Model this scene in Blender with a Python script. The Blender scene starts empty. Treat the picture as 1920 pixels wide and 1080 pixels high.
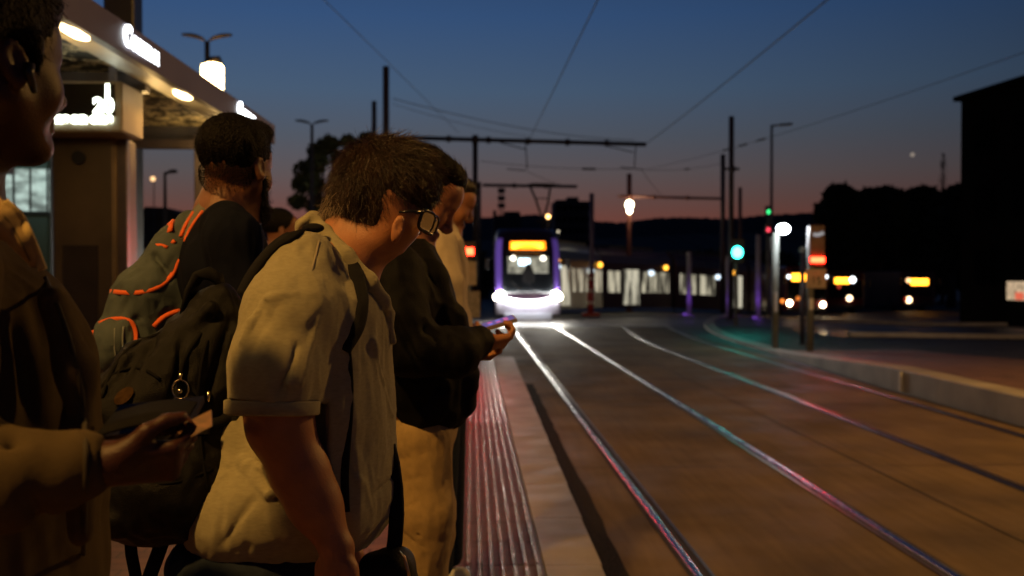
import bpy, math, random
import numpy as np
from mathutils import Vector, Matrix
rad = math.radians
random.seed(7); RNG = np.random.default_rng(7)
sc = bpy.context.scene
C = sc.collection

# ------------------------------------------------------------ camera
F = 1867.0                       # focal length in pixels of the 1920 wide frame
YAW, PITCH = -2.3, -0.77
CAMZ = 1.35
cd = bpy.data.cameras.new("camera"); cam = bpy.data.objects.new("camera", cd); C.objects.link(cam)
cam.location = (0, 0, CAMZ); cam.rotation_euler = (rad(90 + PITCH), 0, rad(YAW))
cd.sensor_width = 36; cd.lens = 35.0; cd.clip_end = 5000; cd.clip_start = 0.05
cd.dof.use_dof = True; cd.dof.focus_distance = 1.86; cd.dof.aperture_fstop = 3.9; cd.dof.aperture_blades = 9
sc.camera = cam
sc.render.resolution_x = 1024; sc.render.resolution_y = 576
sc.render.engine = 'CYCLES'
sc.cycles.use_denoising = True
sc.cycles.max_bounces = 6; sc.cycles.diffuse_bounces = 3; sc.cycles.glossy_bounces = 3
sc.cycles.transparent_max_bounces = 12
sc.cycles.sample_clamp_indirect = 4.0
sc.view_settings.view_transform = 'Standard'; sc.view_settings.look = 'None'
sc.view_settings.exposure = 0.0; sc.view_settings.gamma = 1.0

# ------------------------------------------------------------ dusk sky
def lin(r, g, b):
    f = lambda c: (c/255/12.92) if c/255 <= 0.04045 else ((c/255+0.055)/1.055)**2.4
    return (f(r), f(g), f(b), 1)
w = bpy.data.worlds.new("World"); sc.world = w; w.use_nodes = True
nt = w.node_tree; N = nt.nodes; L = nt.links
bg = N["Background"]
tc = N.new("ShaderNodeTexCoord"); sx = N.new("ShaderNodeSeparateXYZ"); L.new(tc.outputs["Generated"], sx.inputs[0])
ramp = N.new("ShaderNodeValToRGB"); L.new(sx.outputs["Z"], ramp.inputs[0])
cr = ramp.color_ramp
stops = [(0.0, (92, 46, 38)), (0.05, (122, 72, 62)), (0.075, (108, 80, 76)), (0.10, (98, 88, 90)), (0.135, (86, 92, 104)),
         (0.18, (75, 96, 122)), (0.25, (57, 87, 130)), (0.42, (24, 40, 78)), (1.0, (5, 8, 18))]
cr.elements[0].position, cr.elements[0].color = 0, lin(*stops[0][1])
cr.elements[1].position, cr.elements[1].color = 1, lin(*stops[-1][1])
for p, c in stops[1:-1]:
    e = cr.elements.new(p); e.color = lin(*c)
# brighter to the left of the picture (after-glow of the sunset), darker to the right and behind
vm = N.new("ShaderNodeVectorMath"); vm.operation = 'DOT_PRODUCT'; L.new(tc.outputs["Generated"], vm.inputs[0])
vm.inputs[1].default_value = Vector((-0.30, 0.95, 0)).normalized()
mr = N.new("ShaderNodeMapRange"); L.new(vm.outputs["Value"], mr.inputs[0])
mr.inputs[1].default_value = 0.60; mr.inputs[2].default_value = 1.0; mr.inputs[3].default_value = 0.36; mr.inputs[4].default_value = 1.0
mx = N.new("ShaderNodeVectorMath"); mx.operation = 'SCALE'
L.new(ramp.outputs[0], mx.inputs[0]); L.new(mr.outputs[0], mx.inputs[3]); L.new(mx.outputs[0], bg.inputs[0])
bg.inputs[1].default_value = 0.92

# ------------------------------------------------------------ picture helper: a pixel of the photograph and a depth -> world
RC = Matrix.Rotation(rad(YAW), 3, 'Z') @ Matrix.Rotation(rad(90 + PITCH), 3, 'X')
def PT(px, py, d):
    return RC @ Vector(((px-960)/F*d, (540-py)/F*d, -d)) + Vector((0, 0, CAMZ))
def xat(px, Y):                  # world X of a pixel column at world distance Y
    return (px-885)/F*Y
def zat(py, Y): return CAMZ + (515-py)/F*Y

# ------------------------------------------------------------ materials
MATS = {}
def mat(name, col, rough=0.7, metal=0.0, var=0.0, vscale=8.0, bump=0.0, bscale=60.0, emit=None, es=0.0, sheen=0.0,
        alpha=None, spec=0.5, stretch=(1, 1, 1), coords="Object", trans=0.0, rvar=0.0):
    if name in MATS: return MATS[name]
    m = bpy.data.materials.new(name); m.use_nodes = True; n = m.node_tree.nodes; l = m.node_tree.links
    b = n["Principled BSDF"]
    b.inputs["Base Color"].default_value = (*col, 1); b.inputs["Roughness"].default_value = rough
    b.inputs["Metallic"].default_value = metal; b.inputs["Specular IOR Level"].default_value = spec
    if trans: b.inputs["Transmission Weight"].default_value = trans
    if sheen: b.inputs["Sheen Weight"].default_value = sheen; b.inputs["Sheen Roughness"].default_value = 0.5
    if emit: b.inputs["Emission Color"].default_value = (*emit, 1); b.inputs["Emission Strength"].default_value = es
    if alpha is not None: b.inputs["Alpha"].default_value = alpha
    if var or bump or rvar:
        t = n.new("ShaderNodeTexCoord"); mp = n.new("ShaderNodeMapping"); l.new(t.outputs[coords], mp.inputs[0])
        mp.inputs["Scale"].default_value = stretch
    if var:
        no = n.new("ShaderNodeTexNoise"); no.inputs["Scale"].default_value = vscale; no.inputs["Detail"].default_value = 6
        l.new(mp.outputs[0], no.inputs["Vector"])
        r = n.new("ShaderNodeMapRange"); l.new(no.outputs["Fac"], r.inputs[0])
        r.inputs[1].default_value = 0.3; r.inputs[2].default_value = 0.7
        r.inputs[3].default_value = 1-var; r.inputs[4].default_value = 1+var
        s = n.new("ShaderNodeVectorMath"); s.operation = 'SCALE'; s.inputs[0].default_value = col
        l.new(r.outputs[0], s.inputs[3]); l.new(s.outputs[0], b.inputs["Base Color"])
    if rvar:
        no3 = n.new("ShaderNodeTexNoise"); no3.inputs["Scale"].default_value = vscale*1.7; no3.inputs["Detail"].default_value = 5
        l.new(mp.outputs[0], no3.inputs["Vector"])
        r3 = n.new("ShaderNodeMapRange"); l.new(no3.outputs["Fac"], r3.inputs[0])
        r3.inputs[1].default_value = 0.3; r3.inputs[2].default_value = 0.7
        r3.inputs[3].default_value = max(0.03, rough-rvar); r3.inputs[4].default_value = min(1, rough+rvar)
        l.new(r3.outputs[0], b.inputs["Roughness"])
    if bump:
        no2 = n.new("ShaderNodeTexNoise"); no2.inputs["Scale"].default_value = bscale; no2.inputs["Detail"].default_value = 4
        l.new(mp.outputs[0], no2.inputs["Vector"])
        bu = n.new("ShaderNodeBump"); bu.inputs["Strength"].default_value = bump; bu.inputs["Distance"].default_value = 0.01
        l.new(no2.outputs["Fac"], bu.inputs["Height"]); l.new(bu.outputs[0], b.inputs["Normal"])
    MATS[name] = m
    return m
def glow(name, col, es):
    return mat(name, (0.02, 0.02, 0.02), 0.4, emit=col, es=es)

ASPH = mat("asphalt", (0.055, 0.047, 0.04), 0.62, var=0.35, vscale=1.2, bump=0.5, bscale=120, rvar=0.12)
BLACKM = mat("black_metal", (0.015, 0.015, 0.017), 0.45, var=0.2)
GREYM = mat("grey_metal", (0.16, 0.16, 0.17), 0.45, metal=0.3, var=0.15, vscale=3)
PURPM = mat("mauve_painted_steel", (0.10, 0.075, 0.13), 0.4, var=0.15)

# ------------------------------------------------------------ mesh builder
def pinv(p):                     # all geometry is written in world coordinates; an Empty stands at its thing's base
    return Matrix.Translation(-p.location) if p.type == 'EMPTY' else Matrix.Identity(4)
def link(name, me, m, parent=None):
    if m is not None:
        for q in (m if isinstance(m, (list, tuple)) else [m]): me.materials.append(q)
    o = bpy.data.objects.new(name, me); C.objects.link(o)
    if parent is not None:
        o.parent = parent; o.matrix_parent_inverse = pinv(parent)
    return o
class MB:
    def __init__(s): s.v = []; s.f = []; s.n = 0
    def add(s, vs, fs):
        s.v.extend([tuple(x) for x in vs]); s.f.extend([tuple(i+s.n for i in f) for f in fs]); s.n += len(vs); return s
    def box(s, lo, hi, rot=None, piv=None, ch=0.0):
        x0, y0, z0 = lo; x1, y1, z1 = hi
        if ch:
            vs = []
            c = ch
            for z, i in ((z0, c), (z0+c, 0), (z1-c, 0), (z1, c)):
                for x, y in ((x0+i+c, y0+i), (x1-i-c, y0+i), (x1-i, y0+i+c), (x1-i, y1-i-c), (x1-i-c, y1-i), (x0+i+c, y1-i), (x0+i, y1-i-c), (x0+i, y0+i+c)):
                    vs.append(Vector((x, y, z)))
            fs = [tuple(range(7, -1, -1)), tuple(range(24, 32))]
            for k in range(3):
                for j in range(8): fs.append((k*8+j, k*8+(j+1) % 8, (k+1)*8+(j+1) % 8, (k+1)*8+j))
        else:
            vs = [Vector(p) for p in ((x0,y0,z0),(x1,y0,z0),(x1,y1,z0),(x0,y1,z0),(x0,y0,z1),(x1,y0,z1),(x1,y1,z1),(x0,y1,z1))]
            fs = [(3,2,1,0),(4,5,6,7),(0,1,5,4),(1,2,6,5),(2,3,7,6),(3,0,4,7)]
        if rot is not None:
            pv = Vector(piv) if piv is not None else Vector(((x0+x1)/2, (y0+y1)/2, (z0+z1)/2))
            vs = [rot @ (v-pv) + pv for v in vs]
        return s.add(vs, fs)
    def tube(s, pts, r, n=8, caps=True):
        pts = [Vector(p) for p in pts]
        rs = r if isinstance(r, (list, tuple)) else [r]*len(pts)
        vs = []; up = None
        for i, p in enumerate(pts):
            t = (pts[min(i+1, len(pts)-1)] - pts[max(i-1, 0)])
            t = t.normalized() if t.length > 1e-9 else Vector((0, 0, 1))
            if up is None: up = Vector((0, 0, 1)) if abs(t.z) < 0.9 else Vector((1, 0, 0))
            a = up - t*up.dot(t)
            a = a.normalized() if a.length > 1e-6 else t.orthogonal().normalized()
            up = a; b = t.cross(a)
            for j in range(n):
                an = 2*math.pi*j/n; vs.append(p + (a*math.cos(an) + b*math.sin(an))*rs[i])
        fs = [(i*n+j, i*n+(j+1) % n, (i+1)*n+(j+1) % n, (i+1)*n+j) for i in range(len(pts)-1) for j in range(n)]
        if caps: fs += [tuple(range(n-1, -1, -1)), tuple((len(pts)-1)*n+j for j in range(n))]
        return s.add(vs, fs)
    def prism(s, pts, off):       # a flat outline pushed along a vector
        off = Vector(off); pts = [Vector(p) for p in pts]; n = len(pts)
        return s.add(pts + [p+off for p in pts], [tuple(range(n)), tuple(range(2*n-1, n-1, -1))] + [((i+1) % n, i, n+i, n+(i+1) % n) for i in range(n)])
    def ball(s, c, r, nu=14, nv=10, R=None):
        r = r if isinstance(r, (tuple, list)) else (r, r, r)
        vs = []; c = Vector(c)
        for i in range(nv+1):
            th = math.pi*i/nv
            for j in range(nu):
                ph = 2*math.pi*j/nu
                v = Vector((r[0]*math.sin(th)*math.cos(ph), r[1]*math.sin(th)*math.sin(ph), r[2]*math.cos(th)))
                vs.append((R @ v if R is not None else v) + c)
        return s.add(vs, [(i*nu+j, (i+1)*nu+j, (i+1)*nu+(j+1) % nu, i*nu+(j+1) % nu) for i in range(nv) for j in range(nu)])
    def quad(s, a, b, c, d): return s.add([a, b, c, d], [(0, 1, 2, 3)])
    def obj(s, name, m, parent=None, smooth=False):
        me = bpy.data.meshes.new(name); me.from_pydata(s.v, [], s.f); me.validate(); me.update()
        if smooth: me.polygons.foreach_set("use_smooth", [True]*len(me.polygons))
        return link(name, me, m, parent)
def text_mesh(name, s, size, m, M, parent=None, ext=0.004, align='LEFT', bold=0.0):
    cu = bpy.data.curves.new(name, 'FONT'); cu.body = s; cu.size = size; cu.extrude = ext; cu.align_x = align; cu.offset = bold
    cu.resolution_u = 3
    o = bpy.data.objects.new(name + "_src", cu); C.objects.link(o)
    dg = bpy.context.evaluated_depsgraph_get(); me = bpy.data.meshes.new_from_object(o.evaluated_get(dg))
    bpy.data.objects.remove(o); me.materials.clear()
    me.transform(M); me.name = name
    return link(name, me, m, parent)
def tag(o, label=None, cat=None, group=None, kind=None):
    if label: o["label"] = label
    if cat: o["category"] = cat
    if group: o["group"] = group
    if kind: o["kind"] = kind
    return o
def thing(name, loc, label, cat, group=None):
    o = bpy.data.objects.new(name, None); C.objects.link(o); o.location = loc; o.empty_display_size = 0.1
    return tag(o, label, cat, group)
def lamp(name, loc, col, energy, radius=0.05, parent=None, typ='POINT', rot=None, angle=None, blend=0.5):
    ld = bpy.data.lights.new(name, typ); ld.color = col; ld.energy = energy
    if typ in ('POINT', 'SPOT'): ld.shadow_soft_size = radius
    if angle: ld.spot_size = angle; ld.spot_blend = blend
    o = bpy.data.objects.new(name, ld); C.objects.link(o); o.location = loc
    if rot is not None: o.rotation_euler = rot
    if parent is not None:
        o.parent = parent; o.matrix_parent_inverse = pinv(parent)
    return o
def dirquat(v): return Vector(v).to_track_quat('-Z', 'Y').to_euler()

# ------------------------------------------------------------ ground
G0 = -0.35                        # level of the rails; the platform top is 0
def gz(x, y):
    z = G0
    if y > 40: z -= 0.022*min(y-40, 22)
    if x > 9.5 and y > 22: z -= 0.045*min(x-9.5, 9)*min(1, (y-22)/14)
    return z
xs = np.unique(np.concatenate([np.linspace(-300, -30, 10), np.linspace(-30, 40, 71), np.linspace(40, 400, 12)]))
ys = np.unique(np.concatenate([np.linspace(-60, -8, 8), np.linspace(-8, 90, 99), np.linspace(90, 900, 20)]))
m = MB(); m.add([(x, y, gz(x, y)-0.012) for y in ys for x in xs],
                [(j*len(xs)+i, j*len(xs)+i+1, (j+1)*len(xs)+i+1, (j+1)*len(xs)+i) for j in range(len(ys)-1) for i in range(len(xs)-1)])
tag(m.obj("ground", ASPH), kind="structure")

def exy(y): return 0.575 + 0.0065*y             # platform edge line
# track centre lines (near track carries the tram)
def path1(s):                    # s is the distance along; straight, then a curve to the right
    if s < 40.5: return Vector((2.0, s, 0)), Vector((0, 1, 0))
    R_, t = 17.0, (s-40.5)
    a = min(t/R_, rad(58)); ex = t - a*R_
    p = Vector((2.0 + R_*(1-math.cos(a)), 40.5 + R_*math.sin(a), 0)); d = Vector((math.sin(a), math.cos(a), 0))
    return p + d*ex, d
def path2(s):
    if s < 22: return Vector((5.08, s, 0)), Vector((0, 1, 0))
    t = s-22; a = min(t/90, rad(40)); ex = t-a*90
    p = Vector((5.08 + 90*(1-math.cos(a)), 22 + 90*math.sin(a), 0)); d = Vector((math.sin(a), math.cos(a), 0))
    return p + d*ex, d
def strip(path, s0, s1, o0, o1, z, step=0.5, thick=0.0):
    m = MB(); n = int((s1-s0)/step)+1; vs = []
    for i in range(n):
        p, d = path(s0+(s1-s0)*i/(n-1)); q = Vector((d.y, -d.x, 0))
        for o in (o0, o1):
            v = p + q*o; vs.append((v.x, v.y, gz(v.x, v.y)+z))
    m.add(vs, [(2*i, 2*i+1, 2*i+3, 2*i+2) for i in range(n-1)]); return m
SLAB = mat("track_concrete", (0.155, 0.106, 0.056), 0.75, spec=0.18, var=0.38, vscale=0.9, bump=0.55, bscale=150, rvar=0.14)
# tracked area paved flush; a wide slab that both tracks share
m = strip(lambda s: (Vector((3.5, s, 0)), Vector((0, 1, 0))), -8, 33.5, -2.93, 2.63, 0.0)
o = tag(m.obj("track_bed", SLAB), kind="structure")
# fine surface: long drag streaks + blotches + pale flecks of grit
def add_flecks(mt):
    nt = mt.node_tree; n = nt.nodes; l = nt.links; b = n["Principled BSDF"]
    tcn = n.new("ShaderNodeTexCoord"); vo = n.new("ShaderNodeTexVoronoi"); vo.inputs["Scale"].default_value = 26
    l.new(tcn.outputs["Object"], vo.inputs["Vector"])
    lt = n.new("ShaderNodeMath"); lt.operation = 'LESS_THAN'; lt.inputs[1].default_value = 0.07; l.new(vo.outputs["Distance"], lt.inputs[0])
    wv = n.new("ShaderNodeTexNoise"); wv.inputs["Scale"].default_value = 3; wv.inputs["Detail"].default_value = 8
    mp = n.new("ShaderNodeMapping"); mp.inputs["Scale"].default_value = (5, 0.35, 1); l.new(tcn.outputs["Object"], mp.inputs[0]); l.new(mp.outputs[0], wv.inputs["Vector"])
    src = b.inputs["Base Color"].links[0].from_socket
    mixn = n.new("ShaderNodeMix"); mixn.data_type = 'RGBA'; mixn.blend_type = 'MULTIPLY'; mixn.inputs[0].default_value = 0.55
    l.new(src, mixn.inputs[6]); r = n.new("ShaderNodeMapRange"); l.new(wv.outputs["Fac"], r.inputs[0]); r.inputs[3].default_value = 0.3; r.inputs[4].default_value = 1.5
    l.new(r.outputs[0], mixn.inputs[7])
    mix2 = n.new("ShaderNodeMix"); mix2.data_type = 'RGBA'; l.new(lt.outputs[0], mix2.inputs[0]); l.new(mixn.outputs[2], mix2.inputs[6])
    mix2.inputs[7].default_value = (0.16, 0.13, 0.10, 1); l.new(mix2.outputs[2], b.inputs["Base Color"])
add_flecks(SLAB); add_flecks(ASPH)
STEEL = mat("polished_rail_steel", (0.36, 0.36, 0.38), 0.26, metal=1.0, var=0.15, vscale=2, stretch=(20, 0.6, 1), rvar=0.07)
DULL = mat("dull_rail_steel", (0.07, 0.06, 0.055), 0.33, metal=0.9, var=0.3, vscale=2, stretch=(20, 0.6, 1), rvar=0.08)
RUST = mat("rail_groove_grime", (0.018, 0.013, 0.010), 0.7, var=0.2)
LIP = mat("rail_lip_steel", (0.22, 0.17, 0.13), 0.38, metal=0.9, var=0.3, vscale=3)
def rail_profile(path, o, side, s0, s1, name_parent):
    # head 62 mm wide with rounded shoulders, groove 38 mm, lip 18 mm; side = direction of the track centre
    head = MB(); n = int((s1-s0)/0.5)+1; prof = [(-0.031, 0.002), (-0.027, 0.010), (-0.012, 0.014), (0.012, 0.014), (0.027, 0.010), (0.031, 0.002)]
    vs = []
    for i in range(n):
        p, d = path(s0+(s1-s0)*i/(n-1)); q = Vector((d.y, -d.x, 0))
        for (u, z) in prof:
            u = u*0.85
            v = p+q*(o+u); vs.append((v.x, v.y, gz(v.x, v.y)+z))
    k = len(prof); head.add(vs, [(i*k+j, i*k+j+1, (i+1)*k+j+1, (i+1)*k+j) for i in range(n-1) for j in range(k-1)])
    h = head.obj("rail_head", DULL if path is path2 else STEEL, name_parent, smooth=True)
    a, b = sorted((o+side*0.031, o+side*0.069)); strip(path, s0, s1, a, b, 0.004).obj("groove", RUST, name_parent)
    a, b = sorted((o+side*0.069, o+side*0.089)); strip(path, s0, s1, a, b, 0.009).obj("lip", LIP, name_parent)
    a, b = sorted((o-side*0.031, o-side*0.055)); strip(path, s0, s1, a, b, 0.004).obj("sealant_joint", RUST, name_parent)
for nm, path, o, side, s0, s1, lab in (
        ("rail", path1, -0.725, 1, -6, 36.5, "bright grooved rail nearest the platform edge, running towards the oncoming tram"),
        ("rail", path1, 0.725, -1, -6, 36.5, "second grooved rail from the platform, the far rail of the track the tram is on"),
        ("rail", path2, -0.725, 1, -6, 33.5, "third rail from the platform, with green and red light streaked on it"),
        ("rail", path2, 0.725, -1, -6, 33.5, "dull rail nearest the pale kerb wall of the opposite platform")):
    t = thing(nm, path(0)[0] + Vector((o, 0, G0)), lab, "rail", "grooved tram rails set in the roadway")
    rail_profile(path, o, side, s0, s1, t)
# gritty strip along the platform foot, its darkness standing in for the edge shadow
SHADED_GRIT = mat("shaded_gutter_grit", (0.022, 0.017, 0.012), 0.9, var=0.9, vscale=55, bump=1.0, bscale=60, spec=0.1)
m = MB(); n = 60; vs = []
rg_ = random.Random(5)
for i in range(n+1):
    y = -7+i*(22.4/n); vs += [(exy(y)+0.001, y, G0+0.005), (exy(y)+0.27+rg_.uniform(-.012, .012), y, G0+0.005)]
m.add(vs, [(2*i, 2*i+1, 2*i+3, 2*i+2) for i in range(n)]); tag(m.obj("shaded_road_gutter", SHADED_GRIT), kind="structure")
# sawn joints across the slabs
m = MB()
for yj in (4.4, 8.7, 17.4, 21.8, 26.1, 30.4):
    for xa_, xb_ in ((0.9, 1.235), (1.36, 2.64), (2.77, 4.31), (4.45, 5.73), (5.86, 6.1)):
        m.quad((xa_, yj-0.007, G0+0.0045), (xb_, yj-0.007, G0+0.0045), (xb_, yj+0.007, G0+0.0045), (xa_, yj+0.007, G0+0.0045))
m.quad((3.49, -6, G0+0.0045), (3.505, -6, G0+0.0045), (3.505, 33, G0+0.0045), (3.49, 33, G0+0.0045))
tag(m.obj("road_joint_lines", mat("sawn_joint_tar", (0.03, 0.022, 0.015), 0.8, var=0.3, vscale=30)), kind="structure")
# lit crossing road beyond the stop
m = strip(lambda s: (Vector((s, 36.2, 0)), Vector((1, 0, 0))), -30, 60, -2.6, 4.2, 0.002, 1.0)
tag(m.obj("crossing_road", mat("worn_crossing_asphalt", (0.085, 0.072, 0.062), 0.5, var=0.4, vscale=0.8, bump=0.4, bscale=70, rvar=0.12)), kind="structure")
WHITEP = mat("road_paint", (0.5, 0.48, 0.44), 0.5, var=0.4, vscale=9)
m = strip(lambda s: (Vector((s, 33.2, 0)), Vector((1, 0, 0))), -0.2, 6.6, -0.22, 0.0, 0.006, 0.5)
tag(m.obj("stop_line_marking", WHITEP), kind="structure")
m = strip(lambda s: (Vector((s, 12.9, 0)), Vector((1, 0, 0))), 1.35, 2.6, -0.05, 0.0, 0.006, 0.5)
tag(m.obj("slab_joint_marking", mat("faded_joint_mark", (0.15, 0.12, 0.09), 0.6, var=0.4, vscale=30)), kind="structure")
tag(strip(lambda s: (Vector((s, 30, 0)), Vector((1, 0, 0))), 10, 70, -1.0, 3.2, 0.004, 1.0).obj("side_road", mat("wet_side_road", (0.05, 0.043, 0.038), 0.3, var=0.4, vscale=0.6, bump=0.35, bscale=40, rvar=0.14)), kind="structure")

# ------------------------------------------------------------ our platform
PE = 16.2                         # where the raised platform ends
EDGE = mat("platform_edge_concrete", (0.27, 0.235, 0.19), 0.55, var=0.25, vscale=2.4, bump=0.4, bscale=90, rvar=0.1)
TACT = mat("tactile_paving", (0.145, 0.10, 0.088), 0.33, var=0.45, vscale=45, bump=0.8, bscale=140, rvar=0.12)
def brick_mat():
    m = bpy.data.materials.new("platform_brick_paving"); m.use_nodes = True; n = m.node_tree.nodes; l = m.node_tree.links; b = n["Principled BSDF"]
    t = n.new("ShaderNodeTexCoord"); mp = n.new("ShaderNodeMapping"); mp.inputs["Rotation"].default_value = (0, 0, rad(0)); l.new(t.outputs["Object"], mp.inputs[0])
    br = n.new("ShaderNodeTexBrick"); br.inputs["Scale"].default_value = 1; br.inputs["Brick Width"].default_value = 0.2; br.inputs["Row Height"].default_value = 0.1
    br.inputs["Mortar Size"].default_value = 0.004
    br.inputs["Color1"].default_value = (0.27, 0.12, 0.07, 1); br.inputs["Color2"].default_value = (0.20, 0.10, 0.065, 1); br.inputs["Mortar"].default_value = (0.05, 0.035, 0.025, 1)
    l.new(mp.outputs[0], br.inputs["Vector"]); no = n.new("ShaderNodeTexNoise"); no.inputs["Scale"].default_value = 5; l.new(mp.outputs[0], no.inputs["Vector"])
    mi = n.new("ShaderNodeMix"); mi.data_type = 'RGBA'; mi.blend_type = 'MULTIPLY'; mi.inputs[0].default_value = 0.5
    l.new(br.outputs["Color"], mi.inputs[6]); l.new(no.outputs["Fac"], mi.inputs[7]); l.new(mi.outputs[2], b.inputs["Base Color"])
    bu = n.new("ShaderNodeBump"); bu.inputs["Strength"].default_value = 0.5; bu.inputs["Distance"].default_value = 0.01; bu.invert = True
    l.new(br.outputs["Fac"], bu.inputs["Height"]); l.new(bu.outputs[0], b.inputs["Normal"]); b.inputs["Roughness"].default_value = 0.5
    return m
BRICK = brick_mat()
def slope(y, top=0.0, end=PE, ln=4.0): return top if y <= end else max(G0, top-(y-end)/ln*0.35)
pm = MB()                         # body: paved top, ramp at the end
yy = list(np.arange(-8, PE+0.01, 1.01)) + [PE+1, PE+2, PE+3, PE+4.0]
def sheet(x0f, x1f, dz, ys_):
    m = MB(); vs = []
    for y in ys_: vs += [(x0f(y), y, slope(y)+dz), (x1f(y), y, slope(y)+dz)]
    m.add(vs, [(2*i, 2*i+1, 2*i+3, 2*i+2) for i in range(len(ys_)-1)]); return m
pav = sheet(lambda y: -7.0, lambda y: -0.155, 0.0, yy)
po = pav.obj("pavement", BRICK); tag(po, kind="structure")
# edge coping stones with joints: separate slabs of one platform edge strip
cm = MB(); y = -8.0
while y < PE:
    cm.box((0.335, y+0.002, -0.3), (exy(y), y+0.898, 0.0), ch=0.003); y += 0.9
cm.box((-7.0, -8, -0.345), (0.33, PE, -0.02))
for i in range(4):
    y0, y1 = PE+i*1.0+0.0, PE+i+1.0
    cm.add([(0.335, y0, slope(y0)), (exy(y0), y0, slope(y0)), (exy(y1), y1, slope(y1)), (0.335, y1, slope(y1)), (0.335, y0, G0-.01), (exy(y0), y0, G0-.01), (exy(y1), y1, G0-.01), (0.335, y1, G0-.01)],
           [(0, 1, 2, 3), (1, 5, 6, 2), (0, 3, 7, 4), (0, 4, 5, 1)])
tag(cm.obj("platform", EDGE), kind="structure")
# tactile strip: flat-topped ribs on slabs 0.4 m long
tm = MB(); rm = MB(); y = -1.0
while y < PE-0.4:
    tm.box((-0.15, y+0.003, -0.05), (0.33, y+0.397, 0.001), ch=0.003)
    for k in range(9):
        xc = -0.125+k*0.0535
        if 2.6 < y < 9:
            for q_ in range(15): rm.box((xc-0.013, y+0.012+q_*0.0252, 0.0015), (xc+0.013, y+0.012+q_*0.0252+0.021, 0.009), ch=0.004)
        else: rm.box((xc-0.013, y+0.012, 0.0015), (xc+0.013, y+0.388, 0.009), ch=0.004)
    y += 0.4
tag(tm.obj("tactile_path", mat("dark_tactile_base", (0.055, 0.04, 0.036), 0.55, var=0.4, vscale=20, bump=0.4, bscale=120)), kind="structure")  # base coloured darker than the ribs
tag(rm.obj("tactile_surface", TACT), kind="structure")

# ------------------------------------------------------------ opposite platform: pale wall, coping, ramp
OPP = mat("pale_concrete_wall", (0.36, 0.33, 0.27), 0.6, var=0.22, vscale=1.6, bump=0.4, bscale=60)
def otop(y): return G0 + (0.33 if y < 14.5 else max(0.05, 0.33-(y-14.5)*0.042))
om = MB(); y = -8.0
def ox(y): return 6.18 if y < 14 else 6.18 + ((y-14)*0.045 if y < 22 else 0.36+(y-22)*0.03 + max(0, y-24)**2/92.0)
while y < 60:
    st = 1.5; y1 = y+st-0.006
    a, b = ox(y), ox(y1); z0, z1 = otop(y), otop(y1)
    g0, g1 = gz(a, y)-0.05, gz(b, y1)-0.05
    if y > 40: z0, z1 = gz(a, y)+0.1, gz(b, y1)+0.1
    om.add([(a, y, g0), (b, y1, g1), (b, y1, z1-0.015), (a, y, z0-0.015), (a+0.015, y, z0), (b+0.015, y1, z1), (b+0.35, y1, z1), (a+0.35, y, z0), (a+0.35, y, g0), (b+0.35, y1, g1)],
           [(0, 3, 2, 1), (3, 4, 5, 2), (4, 7, 6, 5), (7, 8, 9, 6), (0, 8, 7, 4, 3), (1, 2, 5, 6, 9)])
    y += st
tag(om.obj("kerb", OPP), kind="structure")
m = MB(); yy2 = [-8, 0, 5, 10, 14.5, 16, 18, 20, 21.5]
vs = []
for y in yy2: vs += [(ox(y)+0.35, y, otop(y)-0.004), (9.6, y, otop(y)-0.004), (9.6, y, G0-0.05)]
m.add(vs, [(3*i, 3*i+1, 3*i+4, 3*i+3) for i in range(len(yy2)-1)] + [(3*i+1, 3*i+2, 3*i+5, 3*i+4) for i in range(len(yy2)-1)] + [(24, 25, 26)])
tag(m.obj("opposite_pavement", mat("opposite_paving", (0.17, 0.10, 0.065), 0.5, var=0.3, vscale=3, bump=0.4, bscale=50)), kind="structure")
# white joint marker on the wall
m = MB(); m.box((6.155, 14.05, G0+0.02), (6.185, 14.13, G0+0.30)); tag(m.obj("marker_strip", mat("white_marker", (0.7, 0.66, 0.55), 0.5, var=0.1)), "thin white strip set upright on the pale kerb wall of the opposite platform", "marker")
# wet patch and kerbs of the bus road
for (x0, x1, yk) in ((10.5, 40, 27.2), (14, 60, 40.5)):
    m = MB(); n = 24; vs = []
    for i in range(n+1):
        x = x0+(x1-x0)*i/n
        for dy, dz in ((0, -0.05), (0.02, 0.12), (0.3, 0.12), (0.3, -0.05)): vs.append((x, yk+dy, gz(x, yk)+dz))
    m.add(vs, [(4*i+j, 4*i+4+j, 4*i+5+j, 4*i+1+j) for i in range(n) for j in range(3)])
    tag(m.obj("kerb", OPP), kind="structure")

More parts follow.
